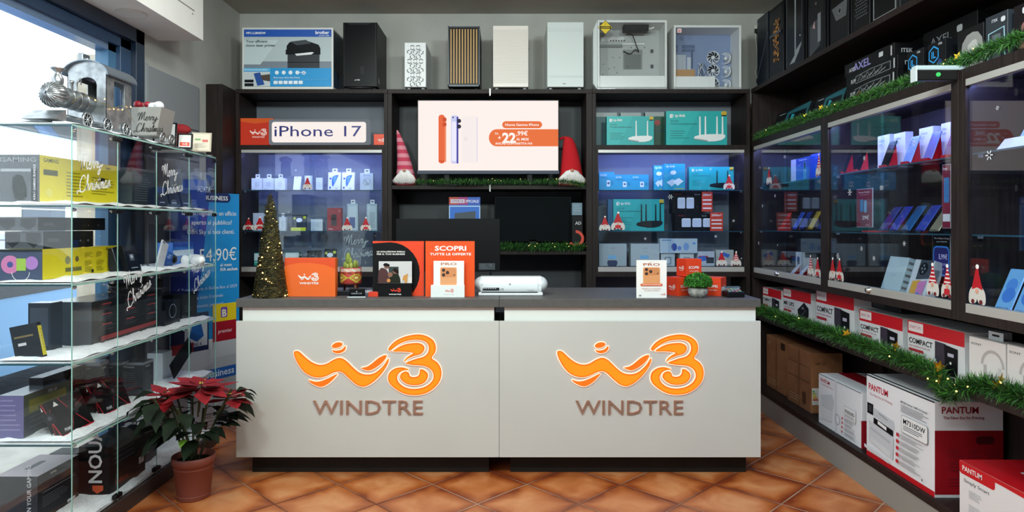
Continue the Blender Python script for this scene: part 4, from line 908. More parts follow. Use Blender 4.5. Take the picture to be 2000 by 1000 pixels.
def photo_F(c):
    c.rect(0, 0, 1, 1, '#d9d3cf'); c.rect(0, 0, 1, .6, '#c9c8c8'); c.rect(.3, .2, .6, .5, '#2e3a38')
    c.poly([(0, .35), (.15, .25), (.3, .45), (.3, 1), (0, 1)], '#4a2a2a', 2); c.disk(.24, .18, .1, '#7a5546'); c.poly([(.13, .15), (.2, .06), (.33, .12), (.3, .2)], '#1c1a1c', 2)
    c.poly([(.3, .8), (.36, .5), (.6, .5), (.66, .8), (.6, 1), (.3, 1)], '#2c3326', 2); c.disk(.35, .5, .09, '#8a5f4c'); c.disk(.5, .38, .09, '#8a5f4c'); c.poly([(.42, .34), (.5, .24), (.6, .36), (.58, .46)], '#2a2020', 2)
    c.disk(.3, .72, .07, '#c8844a'); c.poly([(.66, .95), (.75, .55), (.88, .45), (.86, .8), (.78, 1)], '#c98f4a', 1); c.poly([(.6, .98), (.72, .7), (.8, .75), (.74, 1)], '#b9bcc0', 1); c.poly([(0, .85), (.6, .9), (.6, 1), (0, 1)], '#6a4a3a')
def bpocket(c): c.poly([(0, .25), (.5, .05), (1, .0), (1, 1), (0, 1)], '#111114', 0); c.logo(.54, .35, .32, '#e8452a'); c.text('WINDTRE', .52, .87, .08, W1, 'C', .03, w=.36)
holder(728, 828, 471, 4.14, '#d8431c', ideal_F, 'black and red brochure holder with a family photo leaflet', (739, 806, 552, '#111114'), bpocket, (742, 806, 510), photo_F)
def pro_F(c):
    c.text('PRO', .5, .15, .09, '#c07a5c', 'C', .02, w=.52); c.rrect(.22, .22, .76, 1.02, .04, '#e0a070'); c.rrect(.24, .25, .74, .56, .07, '#d08a5a')
    for x, y in ((.33, .32), (.33, .48), (.46, .40)): c.disk(x, y, .055, '#2a2426'); c.disk(x, y, .03, '#4a4048')
    c.disk(.68, .48, .02, '#3a3030')
def wpocket(c): c.poly([(0, .12), (.3, .02), (1, 0), (1, 1), (0, 1)], '#e3e6e4'); c.logo(.55, .3, .3, '#d9604a'); c.text('WINDTRE', .53, .8, .05, '#b09a94', 'C', w=.32)
holder(831, 927, 471, 4.10, '#e34f16', scopri_F, 'orange brochure holder with a white leaflet of an orange phone', (843, 908, 556, '#e3e6e4'), wpocket, (848, 907, 509), pro_F)
# PRO card sign
def card_F(c):
    c.rect(0, 0, 1, 1, '#eeece8'); c.text('IPHONE 17', .5, .07, .02, '#c9a08c', 'C'); c.text('PRO', .5, .15, .07, '#b0654c', 'C', .02, w=.55); c.rrect(.22, .19, .78, .68, .04, '#dc9a66'); c.rrect(.24, .21, .76, .4, .06, '#c98555')
    for x, y in ((.33, .25), (.33, .36), (.47, .30)): c.disk(x, y, .04, '#2a2426'); c.disk(x, y, .02, '#55484e')
    c.disk(.7, .35, .015, '#3a3030'); c.rrect(.13, .62, .86, .68, .025, '#e0683a'); c.text('SOLO DA WINDTRE', .5, .66, .03, W1, 'C', w=.6)
    c.text('PERFETTO, DAVVERO.', .5, .76, .025, '#b58a7c', 'C', .01, w=.64); c.text('SCOPRILO SUBITO', .5, .81, .025, '#b58a7c', 'C', .01, w=.5); c.logo(.87, .87, .05, '#d9604a'); c.rect(.08, .92, .15, .94, '#555')
stand_box(1243, 1302, 508, 4.02, .005, '#eeece8', 'white card sign with an orange phone standing on the right counter', card_F, 'card_sign', 'sign')
# orange cubes
def cubeF(c): c.rect(0, 0, 1, 1, '#e0421c'); c.text('SCOPRI', .5, .55, .15, W1, 'C', .02, w=.66); c.text('TUTTE LE OFFERTE', .5, .72, .06, W1, 'C', .01, w=.6)
def cubeW(c): c.rect(0, 0, 1, 1, '#d83a1a'); c.logo(.5, .4, .22, W1, 'WINDTRE')
def cube(px0, px1, py, z0, Y, rz, label):
    w, h, p = bk(px0, px1, py, z0, Y); s = h
    carton('logo_cube', (s, s, s), (p[0], rz), '#e0421c', label, 'cube', cubeF, cubeW, cubeW, group='orange cardboard cubes')
cube(1326, 1350, 542, CT+.0005, 4.15, .5, 'orange cardboard cube at lower left behind the potted plant')
cube(1378, 1402, 542, CT+.0005, 4.15, -.6, 'orange cardboard cube at lower right behind the potted plant')
cube(1330, 1380, 506, CT+.0005+.119, 4.15, .30, 'orange cardboard cube stacked on top of the other two')
# potted green ball
e = empty('potted_plant', (wx(1366, 4.03), 4.06, CT+.0005), 0, 'round bright green plant in a small grey stone pot', 'plant')
q = MB(); q.lathe([(.0, 0), (.042, 0), (.058, .025), (.06, .05), (.052, .06), (.045, .055), (0, .055)], noise_mat('grey_stone', '#6e6d68', '#a19f98', 40, .8, .3), 28); q.build('pot', e)
q = MB(); random.seed(3); GB = [M('#2f7a1e', .6), M('#1f5a16', .6), M('#4a9a2c', .6)]
q.ball((0, 0, .095), (.078, .078, .05), M('#1a4512', .8))
for k in range(1500):
    a = random.random()*2*PI; ph = math.acos(random.uniform(-.35, 1)); d = Vector((math.sin(ph)*math.cos(a), math.sin(ph)*math.sin(a), math.cos(ph)*.68)); blades(q, Vector((0, 0, .09))+d*.078, 2, .016, GB, None, .004)
q.build('foliage', e)
# card reader
e = empty('card_terminal', (wx(1434, 4.08), 4.04, CT+.0005), .1, 'small black payment terminal with keypad at the right end of the counter', 'payment terminal')
T_ = Matrix.Rotation(.35, 4, 'X')
q = MB(); q.box(-.055, .055, 0, .09, 0, .035, M('#15161a', .4), .006); q.build('body', e)
q = MB(); c = Cv(q, (-.05, .075, .062), (1, 0, 0), (0, -.88, -.47), .1, .075); c.rect(0, 0, 1, .3, '#3a4a40'); [c.rrect(.06+j*.22, .38+i*.15, .22+j*.22, .48+i*.15, .03, ('#9a3a3a', '#8a8a4a', '#3a8a5a', '#8a8f94')[(i+j) % 4]) for i in range(4) for j in range(4)]; q.box(-.052, .052, .01, .078, .03, .034, M('#1d1f22')); q.build('keypad', e, (0, -.005, 0))
q = MB(); q.box(-.062, .062, .095, .1, 0, .055, M('#9a9da0', .3)); q.build('backrest', e)
# white scanner-like device
w, h, p = bk(925, 1071, 541, CT+.0005, 4.16); e = empty('laminator', p[0], 0, 'white rounded office device with vents seen from behind on the counter', 'office machine')
q = MB(); r = (h-.018)/2; zc = .018+r; pts = []
for s in (1, -1):
    for k in range(9): a = -PI/2+k*PI/8; pts.append((s*(w/2-r+r*math.cos(a)*1.0), zc+s*r*math.sin(a)))
WD = M('#dfe3e6', .25); 
def rbx(mb, x0, x1, pr, m): mb.prism(pr, 'x', x0, x1, m, True)
prof = [(.0, .022), (-.004, .045), (.004, h-.012), (.02, h), (.12, h), (.14, h-.02), (.14, .02), (.02, .018)]
rbx(q, -w/2+r*.9, w/2-r*.9, prof, WD); 
for s in (-1, 1): q.ball((s*(w/2-r*1.05), .068, zc), (r*1.05, .072, r), WD, 20, 12)
q.build('housing', e)
q = MB(); q.box(-w/2+.03, w/2-.035, -.012, .14, 0, .02, M('#e3e6e8', .3), .004); q.build('base', e)
q = MB(); c = Cv(q, (-w/2+.05, -.0055, h-.01), (1, 0, 0), (0, 0, -1), w-.11, h-.03, .0005)
c.rect(0, 0, .004, .9, '#aab0b6'); c.rect(.985, 0, .99, .9, '#aab0b6'); c.rect(.02, .66, .31, .86, '#2b2e31'); [c.rect(.03+.04*k, .69, .055+.04*k, .74, '#c9ccce') for k in range(6)]; c.text('CE', .33, .84, .15, '#3a3d40', bold=0); c.rect(.48, .36, .51, .42, '#55595c'); c.text('PHASER 30', .8, .87, .05, '#444', w=.12); c.rect(.0, .95, .98, 1.1, '#17191b')
q.build('rear_label', e)
# counter monitor seen from behind
Yn = 4.5; w, h, p = bk(773, 977, 427, CT+.0005, Yn); e = empty('monitor', p[0], 0, 'black monitor seen from behind on the counter, above the brochure holders', 'monitor')
zb = wz(530, Yn)-CT
q = MB(); q.box(-w/2, w/2, 0, .02, zb, h, M('#121417', .4), .003); q.build('casing', e)
q = MB(); c = Cv(q, (w/2-.145, -.001, zb+.055), (1, 0, 0), (0, 0, -1), .11, .045); c.rect(0, 0, 1, 1, '#3c4248'); c.lines(.08, .15, .6, .9, 4, '#5c636a', .4); c.ring(.72, .3, .18, .06, '#6c737a'); q.build('rating_label', e)
q = MB(); q.box(w*.5-.075, w*.5-.055, .0, .015, .0, zb+.02, M('#1a1c1f')); q.box(-.1, .1, -.02, .12, 0, .012, M('#1a1c1f'), .004).box(-.03, .03, .03, .05, .0, zb+.1, M('#1a1c1f')); q.build('stand', e)
# cactus
e = empty('potted_cactus', (wx(682, 4.2), 4.24, CT+.0005), 0, 'small green cactus in a patterned pot on wooden legs', 'plant')
q = MB(); R_ = .068; z0 = .065; Hh = .105
CA = ['#c9c2b4', '#b5352a', '#b9a23a', '#d0c8b8', '#a02a24', '#b9a23a', '#b5352a']
q.lathe([(0, z0), (R_*.93, z0), (R_, z0+.01), (R_, z0+Hh), (R_*.93, z0+Hh), (R_*.9, z0+Hh-.01), (0, z0+Hh-.01)], M('#a83228', .6), 40)
N_ = 40
for r_ in range(14):
    for j in range(N_):
        zz = z0+.006+r_*(Hh-.01)/14; k = (j % 10); dd = abs(k-4.5)+.5; col = None
        if r_ > 10: col = '#d5cfc2' if (j+r_) % 4 < 2 else '#d7a597'
        elif r_ in (9, 10): col = '#b5452f' if (j % 4) < 2 else '#8c2a22'
        elif abs(dd+abs(r_-5)*1.0-4.5) < .8: col = '#b9a83a'
        elif abs(dd+abs(r_-5)-2.2) < .7: col = '#c9b84a'
        elif dd+abs(r_-5) < 1.3: col = '#d9cfae'
        elif r_ < 1: col = '#7c2a20'
        if col:
            a0, a1 = 2*PI*j/N_, 2*PI*(j+1)/N_; rr = R_+.0008; dz = (Hh-.01)/14
            q.add([(rr*math.cos(a0), rr*math.sin(a0), zz), (rr*math.cos(a1), rr*math.sin(a1), zz), (rr*math.cos(a1), rr*math.sin(a1), zz+dz), (rr*math.cos(a0), rr*math.sin(a0), zz+dz)], [(0, 1, 2, 3)], M(col, .6))
q.build('pot', e)
for a in (PI*.8, PI*1.75, PI*.3): q = MB(); q.tube([(R_*.75*math.cos(a), R_*.75*math.sin(a), z0+.005), (R_*.95*math.cos(a), R_*.95*math.sin(a), 0)], [.009, .006], M('#6d3a28', .5)); q.build('leg', e)
q = MB(); CG = M('#7d8c34', .6); CG2 = M('#97a04a', .6)
for x, y, z, rx, rz in ((-.018, .01, .215, .018, .05), (0, -.01, .2, .014, .035), (.03, -.012, .19, .014, .028), (-.03, -.02, .182, .014, .025), (.01, -.03, .18, .013, .022), (.035, .01, .185, .013, .025), (-.012, -.032, .178, .01, .018)):
    q.ball((x, y, z), (rx, rx, rz), CG if rx > .013 else CG2, 10, 8)
    for k in range(60):
        a = random.random()*2*PI; ph = random.uniform(.2, 2.2); d = Vector((rx*math.sin(ph)*math.cos(a), rx*math.sin(ph)*math.sin(a), rz*math.cos(ph))); blades(q, Vector((x, y, z))+d, 1, .006, [M('#c9bd84', .6)], None, .0007)
q.build('cactus', e)
q = MB(); q.box(-.085, .06, -.002, .11, 0, .006, M('#d9dcde', .5)); q.build('notepad', None, (wx(702, 4.28), 4.33, CT+.0005), 0, 'thin white paper pad under the cactus legs', 'paper')
# business card holder
e = empty('business_card_holder', (wx(697, 4.05), 4.04, CT+.0005), .05, 'clear acrylic holder with black business cards in front of the cactus', 'card holder')
q = MB(); q.box(-.055, .055, 0, .05, 0, .004, ACRYL).box(-.055, .055, 0, .003, 0, .022, ACRYL).box(-.055, .055, .045, .05, 0, .055, ACRYL).box(-.055, .055, -.001, .0, 0, .006, M('#cfd4d8', .2)); q.build('holder', e)
q = MB(); q.box(-.045, .045, .006, .04, .006, .052, M('#121417', .4), .001); c = Cv(q, (-.045, .006, .052), (1, 0, 0), (0, 0, -1), .09, .046); c.text('BUSINESS CLUB', .5, .7, .18, '#b0b4b8', 'C', w=.7); c.disk(.5, .35, .07, '#c9ccd0'); q.build('business_cards', e)
q = MB(); q.box(-.045, .045, 0, .06, 0, .028, M('#1d2126', .4), .003); q.build('spectacle_case', None, (wx(676, 4.22), 4.15, CT+.0005), .1, 'small black case lying beside the business card holder', 'case')
q = MB(); q.box(-.03, .03, 0, .05, 0, .028, M('#d43a1c', .4), .001); q.build('leaflet_stack', None, (wx(731, 4.12), 4.085, CT+.0005), 0, 'small red leaflet block at the foot of the black brochure holder', 'leaflets')
# lit cone tree
random.seed(21)
e = empty('cone_tree', (wx(526, 4.06), 4.08, CT+.0005), 0, 'tall brown and gold cone tree wrapped in tiny warm lights', 'christmas tree'); Ht = wz(378, 4.08)-CT; Rt = .092
q = MB(); q.lathe([(Rt*.9, .0), (Rt*.93, .02), (.008, Ht-.01), (0, Ht)], M('#2c2a1c', .7), 28)
TW = [M('#4a4227', .35, .5), M('#6b5f38', .3, .7), M('#34381f', .5), M('#8f8250', .3, .8), M('#23241a', .6)]
for k in range(5200):
    t = 1-math.sqrt(random.random()); a = random.random()*2*PI; r = Rt*(1-t)+.004; d = Vector((math.cos(a+1.4)*.8, math.sin(a+1.4)*.8, random.gauss(0, .5))).normalized()
    p = Vector((r*math.cos(a), r*math.sin(a), t*Ht)); s = Vector((0, 0, .0016)); l = random.uniform(.02, .04); mid_ = p+d*l*.5+Vector((math.cos(a), math.sin(a), 0))*.006; q.add([p-s, p+s, mid_+s, mid_-s, p+d*l], [(0, 1, 2, 3), (2, 3, 4)], random.choice(TW))
q.build('tinsel_cone', e)
q = MB(); pts = [((Rt*(1-t)+.009)*math.cos(t*62), (Rt*(1-t)+.009)*math.sin(t*62), t*Ht*.98+.01) for t in [i/240 for i in range(240)]]; q.tube(pts, .0011, M('#b59a5a', .3, .8), 4); q.build('wire', e)
for k in range(78):
    t = 1-math.sqrt(max(.02, 1-(k+random.uniform(-.6, .6))/79)); a = random.random()*2*PI; r = Rt*(1-t)+.010
    b_ = MB(); b_.ball((0, 0, 0), .0026 if k % 4 else .005, M('#ffd27a', .4, 0, 5), 8, 5); b_.build('bulb', e, (r*math.cos(a), r*math.sin(a), t*Ht+.01))

# ============================================================ right wall, lower boxes
def ups_F(title):
    def f(c):
        c.rect(0, 0, 1, .30, '#c4101e'); c.rrect(.02, .03, .30, .24, .01, '#e6dcdc'); c.text('SMART UPS', .04, .17, .07, '#b56a72', bold=0, w=.22)
        c.text(title, .03, .50, .12, '#2c2c30', bold=.015, w=.44 if title == 'COMPACT' else .38); c.text('LINE INTERACTIVE UPS', .03, .58, .04, '#b56a72', bold=0, w=.4); c.rrect(.03, .62, .31, .68, .02, '#b02034')
        if title == 'COMPACT':
            c.poly([(.52, .32), (.70, .33), (.70, .98), (.66, .98), (.52, .68)], '#3a3140'); c.poly([(.68, .34), (.9, .38), (.9, .96), (.70, .98)], '#1a171e'); c.rect(.74, .5, .84, .57, '#b9b4c8'); c.disk(.79, .7, .03, '#e6e6ea')
        else: c.poly([(.55, .55), (.78, .30), (.93, .44), (.93, .66), (.72, .95), (.58, .76)], '#211e26'); c.stroke([(.62, .78), (.84, .5)], .02, '#6a6874'); c.text('UPS', .7, .5, .06, '#c9c9d0')
    return f
def ups_R(c): c.rect(0, 0, 1, .2, '#c9c4c6'); c.lines(.15, .3, .85, .9, 8, '#8d8a90', .4)
GU = 'power supply cartons behind the lower garland'
for a, b_, t, ti, lbl in ((1490, 1526, 560, 'COMPACT', 'red and white power supply carton nearest the corner behind the counter end'), (1530, 1584, 561, 'MR UPS', 'red and white power supply carton with a diamond-shaped black device picture'),
     (1594, 1668, 564, 'COMPACT', 'tall red and white power supply carton with torn tape on its top band'), (1679, 1763, 603, 'COMPACT', 'red and white power supply carton standing just right of the taller taped one'), (1773, 1884, 624, 'COMPACT', 'red and white power supply carton beside the white headphone boxes')):
    w, h, p = rt(a, b_, t, .7725, 2.12); carton('power_supply_box', (w, .22, h), p, '#d9dadc', lbl, 'box', ups_F(ti), R=ups_R, group=GU)
def sony_F(c):
    c.text('SONY', .06, .15, .045, '#3a3a3e', bold=.01, w=.3); c.ring(.66, .5, .32, .06, '#bdb5b4', a0=.5, a1=1); c.poly([(.42, .5), (.50, .5), (.5, .82), (.42, .82)], '#bdb5b4'); c.poly([(.82, .5), (.9, .5), (.9, .82), (.82, .82)], '#cfc9c8'); c.disk(.66, .82, .15, '#c5bfbe'); c.ring(.66, .82, .15, .015, '#a9a3a4')
for a, b_, t, lbl in ((1893, 1964, 656, 'white headphone box with a hanging tab on top, left one of the two'), (1967, 2046, 672, 'white headphone box cut by the right edge of the picture')):
    w, h, p = rt(a, b_, t, .7725, 2.12); carton('headphone_box', (w, .09, h), p, '#e6e0de', lbl, 'box', sony_F, R=lambda c: c.lines(.2, .2, .8, .6, 5, '#b9b5b5', .3), group='headphone boxes', tab=True)
# black flat item lying on the third carton row
w, h, p = rt(1693, 1770, 590, 1.006, 2.2); carton('cable_box', (.30, .14, .045), (p[0], -PI/2), '#24262a', 'flat black carton lying on top of a power supply carton', 'box', lambda c: c.lines(.05, .2, .5, .8, 3, '#4a4d52', .4))
# lower deck boxes
ZD = .1885
def brown_F(n):
    def f(c):
        c.rect(.48, 0, .53, 1, '#7d5030'); c.lines(.1, .82, .6, .95, 3, '#b58e68', .4)
        if n == 0: c.text('HP27', .08, .17, .05, '#c09a74'); c.rrect(.75, .05, .95, .18, .02, '#3a2616')
        else: c.rect(.05, .25, .95, .26, '#7a4f30'); c.rect(.05, .5, .95, .51, '#7a4f30'); c.rrect(.66, .7, .8, .9, .03, '#5a3a22')
    return f
w, h, p = rt(1497, 1536, 652, ZD, 2.14); carton('brown_carton', (w-.01, .2, h), p, CARDB, 'brown cardboard carton with a hand hole, the one nearest the corner', 'box', brown_F(0), group='brown cartons')
w, h, p = rt(1538, 1584, 671, ZD, 2.12); carton('brown_carton', (w, .22, h), p, CARDB, 'brown cardboard carton with an energy label on its near side', 'box', brown_F(1), R=lambda c: (c.text('HP 27', .15, .2, .05, '#4a2c16'), c.rect(.03, .58, .25, .86, '#d6d6d2'), [c.rect(.05, .62+k*.035, .10+k*.03, .645+k*.035, q) for k, q in enumerate(('#3a9a3a', '#9ab83a', '#d8c83a', '#d8a03a', '#c84a2a'))]), group='brown cartons')
def pantum(c, x, y, s, col): c.text('PANTUM', x, y, s, col, bold=.02)
def p3020_F(c):
    c.rect(0, .0, 1, .012, '#333'); pantum(c, .05, .14, .07, '#b5102a'); c.text('The New Era for Printing', .06, .2, .03, '#c06a78', bold=0, w=.3)
    c.rect(.42, 0, .46, 1, '#d3d6dc'); c.poly([(.05, .42), (.35, .30), (.40, .42), (.36, .62), (.1, .6)], '#c9cdd2', 1); c.poly([(.05, .62), (.36, .62), (.35, .85), (.1, .88)], '#d5d8dc', 1); c.ring(.48, .72, .1, .012, '#8a93a8')
    c.rrect(.64, .38, .9, .6, .02, '#8d9096'); c.rrect(.645, .385, .895, .595, .02, '#e6e7e9'); c.text('P3020D', .67, .5, .06, '#2a2a2e', bold=.02, w=.2); c.lines(.66, .53, .88, .58, 2, '#777', .4)
    for k in range(4): c.disk(.6, .64+k*.085, .022, '#c02a3a'); c.lines(.65, .62+k*.085, .92, .685+k*.085, 3, '#8a8d94', .35)
w, h, p = rt(1599, 1682, 728.5, ZD, 2.08); carton('printer_box', (w, .31, h), p, '#e3e4e8', 'white printer carton with pale printer drawing beside the brown cartons', 'box', p3020_F, R=lambda c: (c.rect(0, .5, 1, 1, '#8f0d1e'), c.rect(.1, 0, 1, .48, '#c9cacf')), T=lambda c: c.rect(0, .2, 1, .6, '#8f0d1e'), group='printer cartons on the bottom deck')
def m73_F(c):
    c.rect(0, 0, 1, .016, '#2c2e33'); c.rect(0, .94, 1, 1, '#c00f1e'); pantum(c, .04, .17, .075, '#c00f2a'); c.text('The New Era for Printing', .06, .235, .028, '#c06a78', bold=0, w=.36)
    c.poly([(.03, .36), (.45, .42), (.46, .52), (.12, .47), (.03, .44)], '#c3c7cf'); c.rect(.02, .34, .12, .47, '#17181c'); c.rect(.04, .36, .10, .44, '#33363c'); c.poly([(.05, .47), (.15, .48), (.15, .54), (.05, .52)], '#e3e6ea')
    c.poly([(.13, .49), (.44, .53), (.44, .60), (.13, .56)], '#1a1b1f'); c.poly([(.2, .505), (.34, .53), (.34, .57), (.2, .545)], '#e9ebee')
    c.poly([(.05, .55), (.45, .61), (.44, .87), (.06, .80)], '#c9ccd4'); c.poly([(.08, .62), (.4, .67), (.4, .7), (.08, .65)], '#b5b9c2'); c.poly([(.08, .74), (.4, .79), (.4, .86), (.08, .8)], '#d6d9de'); c.stroke([(.22, .41), (.36, .44)], .006, '#6a6e76')
    c.text('M7300 Series / M7310 Series', .56, .16, .022, '#2a2a2e', w=.36); c.lines(.56, .18, .94, .27, 5, '#7d8088', .35)
    c.rrect(.57, .29, .93, .49, .03, '#8b8e95'); c.rrect(.575, .294, .925, .482, .03, '#e9eaec'); c.text('M7310DW', .60, .38, .055, '#1c1c20', bold=.02, w=.30); c.lines(.6, .40, .9, .46, 3, '#6a6d74', .4)
    for k in range(5): c.rrect(.50, .52+k*.075, .54, .56+k*.075, .01, '#c02a3a'); c.lines(.56, .52+k*.075, .9, .575+k*.075, 4, '#8a8d94', .35)
    c.text('4', .86, .9, .035, '#222', bold=.02); c.poly([(.0, .86), (.4, .9), (.4, .93), (0, .9)], '#d3d6dc')
def m73_R(c): c.rect(0, .3, 1, .97, '#8f0b18'); c.rect(0, .97, 1, 1, '#c9cace'); pantum(c, .1, .12, .07, '#8a1a2c'); c.text('The New Era for Printing', .12, .18, .03, '#8a3a48', w=.6); c.rrect(.6, .36, .86, .44, .03, '#4a0810'); [c.lines(x, y, x+.22, y+.1, 3, '#7a1a26', .2) for x in (.2, .48, .74) for y in (.5, .64, .8)]
w, h, p = rt(1692.6, 1825.6, 730, ZD, 2.06); carton('printer_box', (w, .33, h), p, '#e4e5ea', 'big white printer carton with red bottom band and dark red side', 'box', m73_F, R=m73_R, T=lambda c: (c.rect(0, .9, 1, .94, '#2c2e33'), c.rect(0, 0, 1, .3, '#5a1020')), group='printer cartons on the bottom deck')
def bp_F(c):
    c.rrect(-.0, .0, .42, .22, .06, '#c4101e'); c.poly([(0, 0), (1, 0), (1, .10), (.5, .07), (0, .07)], '#c4101e'); pantum(c, .04, .15, .09, '#f0e6e6'); c.text('Simply Smart', .06, .34, .06, '#5a5d66', bold=0, w=.3)
    c.lines(.12, .45, .3, .6, 4, '#b5b8be', .4); c.lines(.12, .7, .3, .85, 4, '#b5b8be', .4); c.poly([(.5, .55), (.56, .45), (.9, .5), (.9, .62), (.5, .58)], '#3c3f46'); c.text('BP2300', .58, .62, .09, '#c02a3a', w=.3); c.rect(.45, .8, .95, .82, '#444'); c.rrect(.08, .92, .2, 1, .02, '#8a8d94')
w, h, p = rt(1874, 2060, 898, ZD, 2.05); carton('printer_box', (w, .30, h), p, '#e3e0e2', 'white printer carton with red top in the lower right corner', 'box', bp_F, R=lambda c: c.rect(0, 0, 1, 1, '#b00f1c'), T=lambda c: (c.rect(0, 0, 1, 1, '#b40d1a'), c.rrect(.3, .3, .5, .5, .03, '#c9c0c2')), group='printer cartons on the bottom deck')
# garlands on the right wall
random.seed(5)
garland('garland', [(2.065, 5.50, .815), (2.06, 4.9, .808), (2.065, 4.3, .812), (2.06, 3.7, .808), (2.06, 3.25, .80), (2.025, 3.10, .75), (2.02, 3.05, .72), (2.03, 2.98, .77), (2.06, 2.85, .81), (2.06, 2.4, .81)], .062, 1000, 'long green garland with gold stars along the lower shelf of the right wall', 30, 'garlands along the right wall', 8)
garland('garland', [(2.06, 5.49, 2.225), (2.06, 4.9, 2.235), (2.065, 4.3, 2.235), (2.06, 3.7, 2.235), (2.065, 3.12, 2.24), (2.06, 2.8, 2.25), (2.06, 2.4, 2.25)], .046, 800, 'long green garland with yellow lights along the top of the right glass cabinets', 22, 'garlands along the right wall', 8)

# ============================================================ right wall, boxes above the glass cabinets
ZU = 2.2005
def tablet_F(c): c.rect(0, 0, 1, 1, '#15181e'); c.poly([(.35, .1), (1, 0), (.9, 1), (.25, 1)], '#1d5f6a'); c.rrect(.42, .22, .92, .95, .04, '#0d1118'); c.poly([(.42, .95), (.6, .3), (.5, .25)], '#27a0b0'); c.lines(.05, .4, .3, .8, 6, '#5a6470', .3); c.rect(.1, .1, .3, .13, '#9aa3ac')
for a, b_, t, lbl in ((1507, 1572, 222, 'dark tablet carton leaning behind the upper garland near the corner'), (1582, 1640, 192, 'dark tablet carton with teal glow leaning beside the stacked black cartons')):
    w, h, p = rt(a, b_, t, ZU, 2.13); carton('tablet_box', (w, .05, h), p, '#15181e', lbl, 'box', tablet_F, group='tablet cartons above the glass cabinets', tilt=.25)
def board_F(k):
    def f(c):
        c.text('SUPPZ' if k < 3 else 'AXEL', .10 if k else .10, .75, .3, '#c9cbd0', w=.16, bold=.02)
        if k < 2: c.poly([(.2, .3), (.5, .15), (.88, .2), (.88, .8), (.2, .88)], '#8d9096'); c.poly([(.21, .34), (.5, .19), (.87, .24), (.87, .76), (.21, .84)], '#17191d'); [c.stroke([(.25+q*.06, .75), (.32+q*.07, .3+.2*(q % 2)), (.36+q*.06, .6)], .05, '#9a9da3') for q in range(8)]
        else: c.text('AXEL', .2, .8, .6, '#8f8ac9', w=.36, bold=.02); c.rrect(.72, .25, .8, .6, .06, '#c9cbd0')
        c.rect(.94, .15, .965, .85, '#b5b7bb')
    return f
lbs = ['black motherboard carton at the bottom of the stack behind the upper garland', 'black patterned carton, second from the bottom of the stack behind the upper garland', 'black patterned carton, second from the top of the stack behind the upper garland', 'black carton with violet lettering on top of the stack behind the upper garland']
for k in range(4):
    Y0, Y1 = (4.19, 3.64) if k != 3 else (4.22, 3.68)
    carton('component_box', (Y0-Y1, .26, .0775), ((2.13+.004*k, (Y0+Y1)/2, ZU+k*.078), -PI/2), '#131417', lbs[k], 'box', board_F((0, 1, 1, 3)[k]), R=lambda c: (c.text('ITEK', .15, .7, .3, '#b5b7bb'),), group='stack of black component cartons')
carton('component_box', (.42, .14, .34), ((2.27, 3.42, ZU), -PI/2), '#131417', 'black carton standing behind the blue hexagon cartons', 'box', lambda c: (c.text('AXEL', .15, .25, .12, '#7d8087', w=.4), c.rrect(.65, .1, .75, .2, .03, '#b5b7bb')))
def hexa_F(c):
    c.rect(0, 0, 1, 1, '#14161c'); P6 = [(.34+.19*math.cos(PI/6+j*PI/3)*c.h/c.w, .28+.19*math.sin(PI/6+j*PI/3)) for j in range(7)]; c.stroke(P6, .035, '#2a9be0'); c.text('IL', .34, .36, .16, '#2a9be0', 'C', .02); c.text('ITEK', .62, .1, .05, '#c9cbd0'); c.poly([(.55, .5), (.8, .45), (.85, .9), (.55, .95)], '#1b3e78', 2); c.disk(.2, .75, .05, '#8a8d92')
for a, b_, t, lbl in ((1772.6, 1803.5, 105, 'small black carton with blue hexagon emblem, the farther of two'), (1812.5, 1847, 88.5, 'small black carton with blue hexagon emblem, the nearer and larger of two')):
    w, h, p = rt(a, b_, t, ZU, 2.14); carton('gadget_box', (w, .12, h), p, '#14161c', lbl, 'box', hexa_F, group='gadget cartons above the glass cabinets')
w, h, p = rt(1870, 1921, 64, ZU, 2.14); carton('gadget_box', (w, .12, h), p, '#1c1d20', 'grey carton with a pale mouse picture behind the upper garland', 'box', lambda c: (c.poly([(.2, .3), (.6, .12), (.95, .3), (.95, 1), (.2, 1)], '#8d8c8a', 2), c.poly([(.35, .5), (.6, .3), (.8, .4), (.6, 1)], '#b5b3b0', 2)), group='gadget cartons above the glass cabinets')
w, h, p = rt(1925, 1968, 36, ZU, 2.14); carton('gadget_box', (w, .12, h), p, '#2a3038', 'dark carton with a glowing pale outline and white emblem behind the upper garland', 'box', lambda c: (c.stroke([(.1, 1), (.15, .35), (.85, .3), (.9, 1)], .03, '#9fc9d8'), c.rect(.3, .4, .7, 1, '#59606a'), c.text('ITEK', .3, .15, .06, '#c9cbd0'), c.rrect(.72, .1, .92, .2, .04, '#c9cbd0')), group='gadget cartons above the glass cabinets')
w, h, p = rt(1980, 2040, 14, ZU, 2.14); carton('gadget_box', (w, .12, h), p, '#241e22', 'dark reddish carton at the right edge above the glass cabinets', 'box', lambda c: (c.disk(.4, .45, .1, '#8a5a5a'), c.disk(.3, .75, .1, '#8a6a5a'), c.rrect(.3, .08, .6, .2, .04, '#c9cbd0')), group='gadget cartons above the glass cabinets')
# white camera arm on the cabinet top
e = empty('security_camera', (2.035, 3.02, 2.20), 0, 'white horizontal arm with a green light fixed to the cabinet post', 'camera')
q = MB(); q.box(-.19, .04, -.02, .02, -.0, .022, M('#b9cbd0', .3), .005); q.build('arm', e)
q = MB(); q.box(-.185, -.0, -.018, .018, -.045, 0, M('#2b2a2a', .4), .004).box(-.192, -.185, -.02, .02, -.05, .01, M('#c9d3d5', .3)); q.build('camera_body', e)
q = MB(); q.ball((-.09, -.019, -.02), .010, M('#3fd06a', .3, 0, 1.2)); q.build('status_light', e)

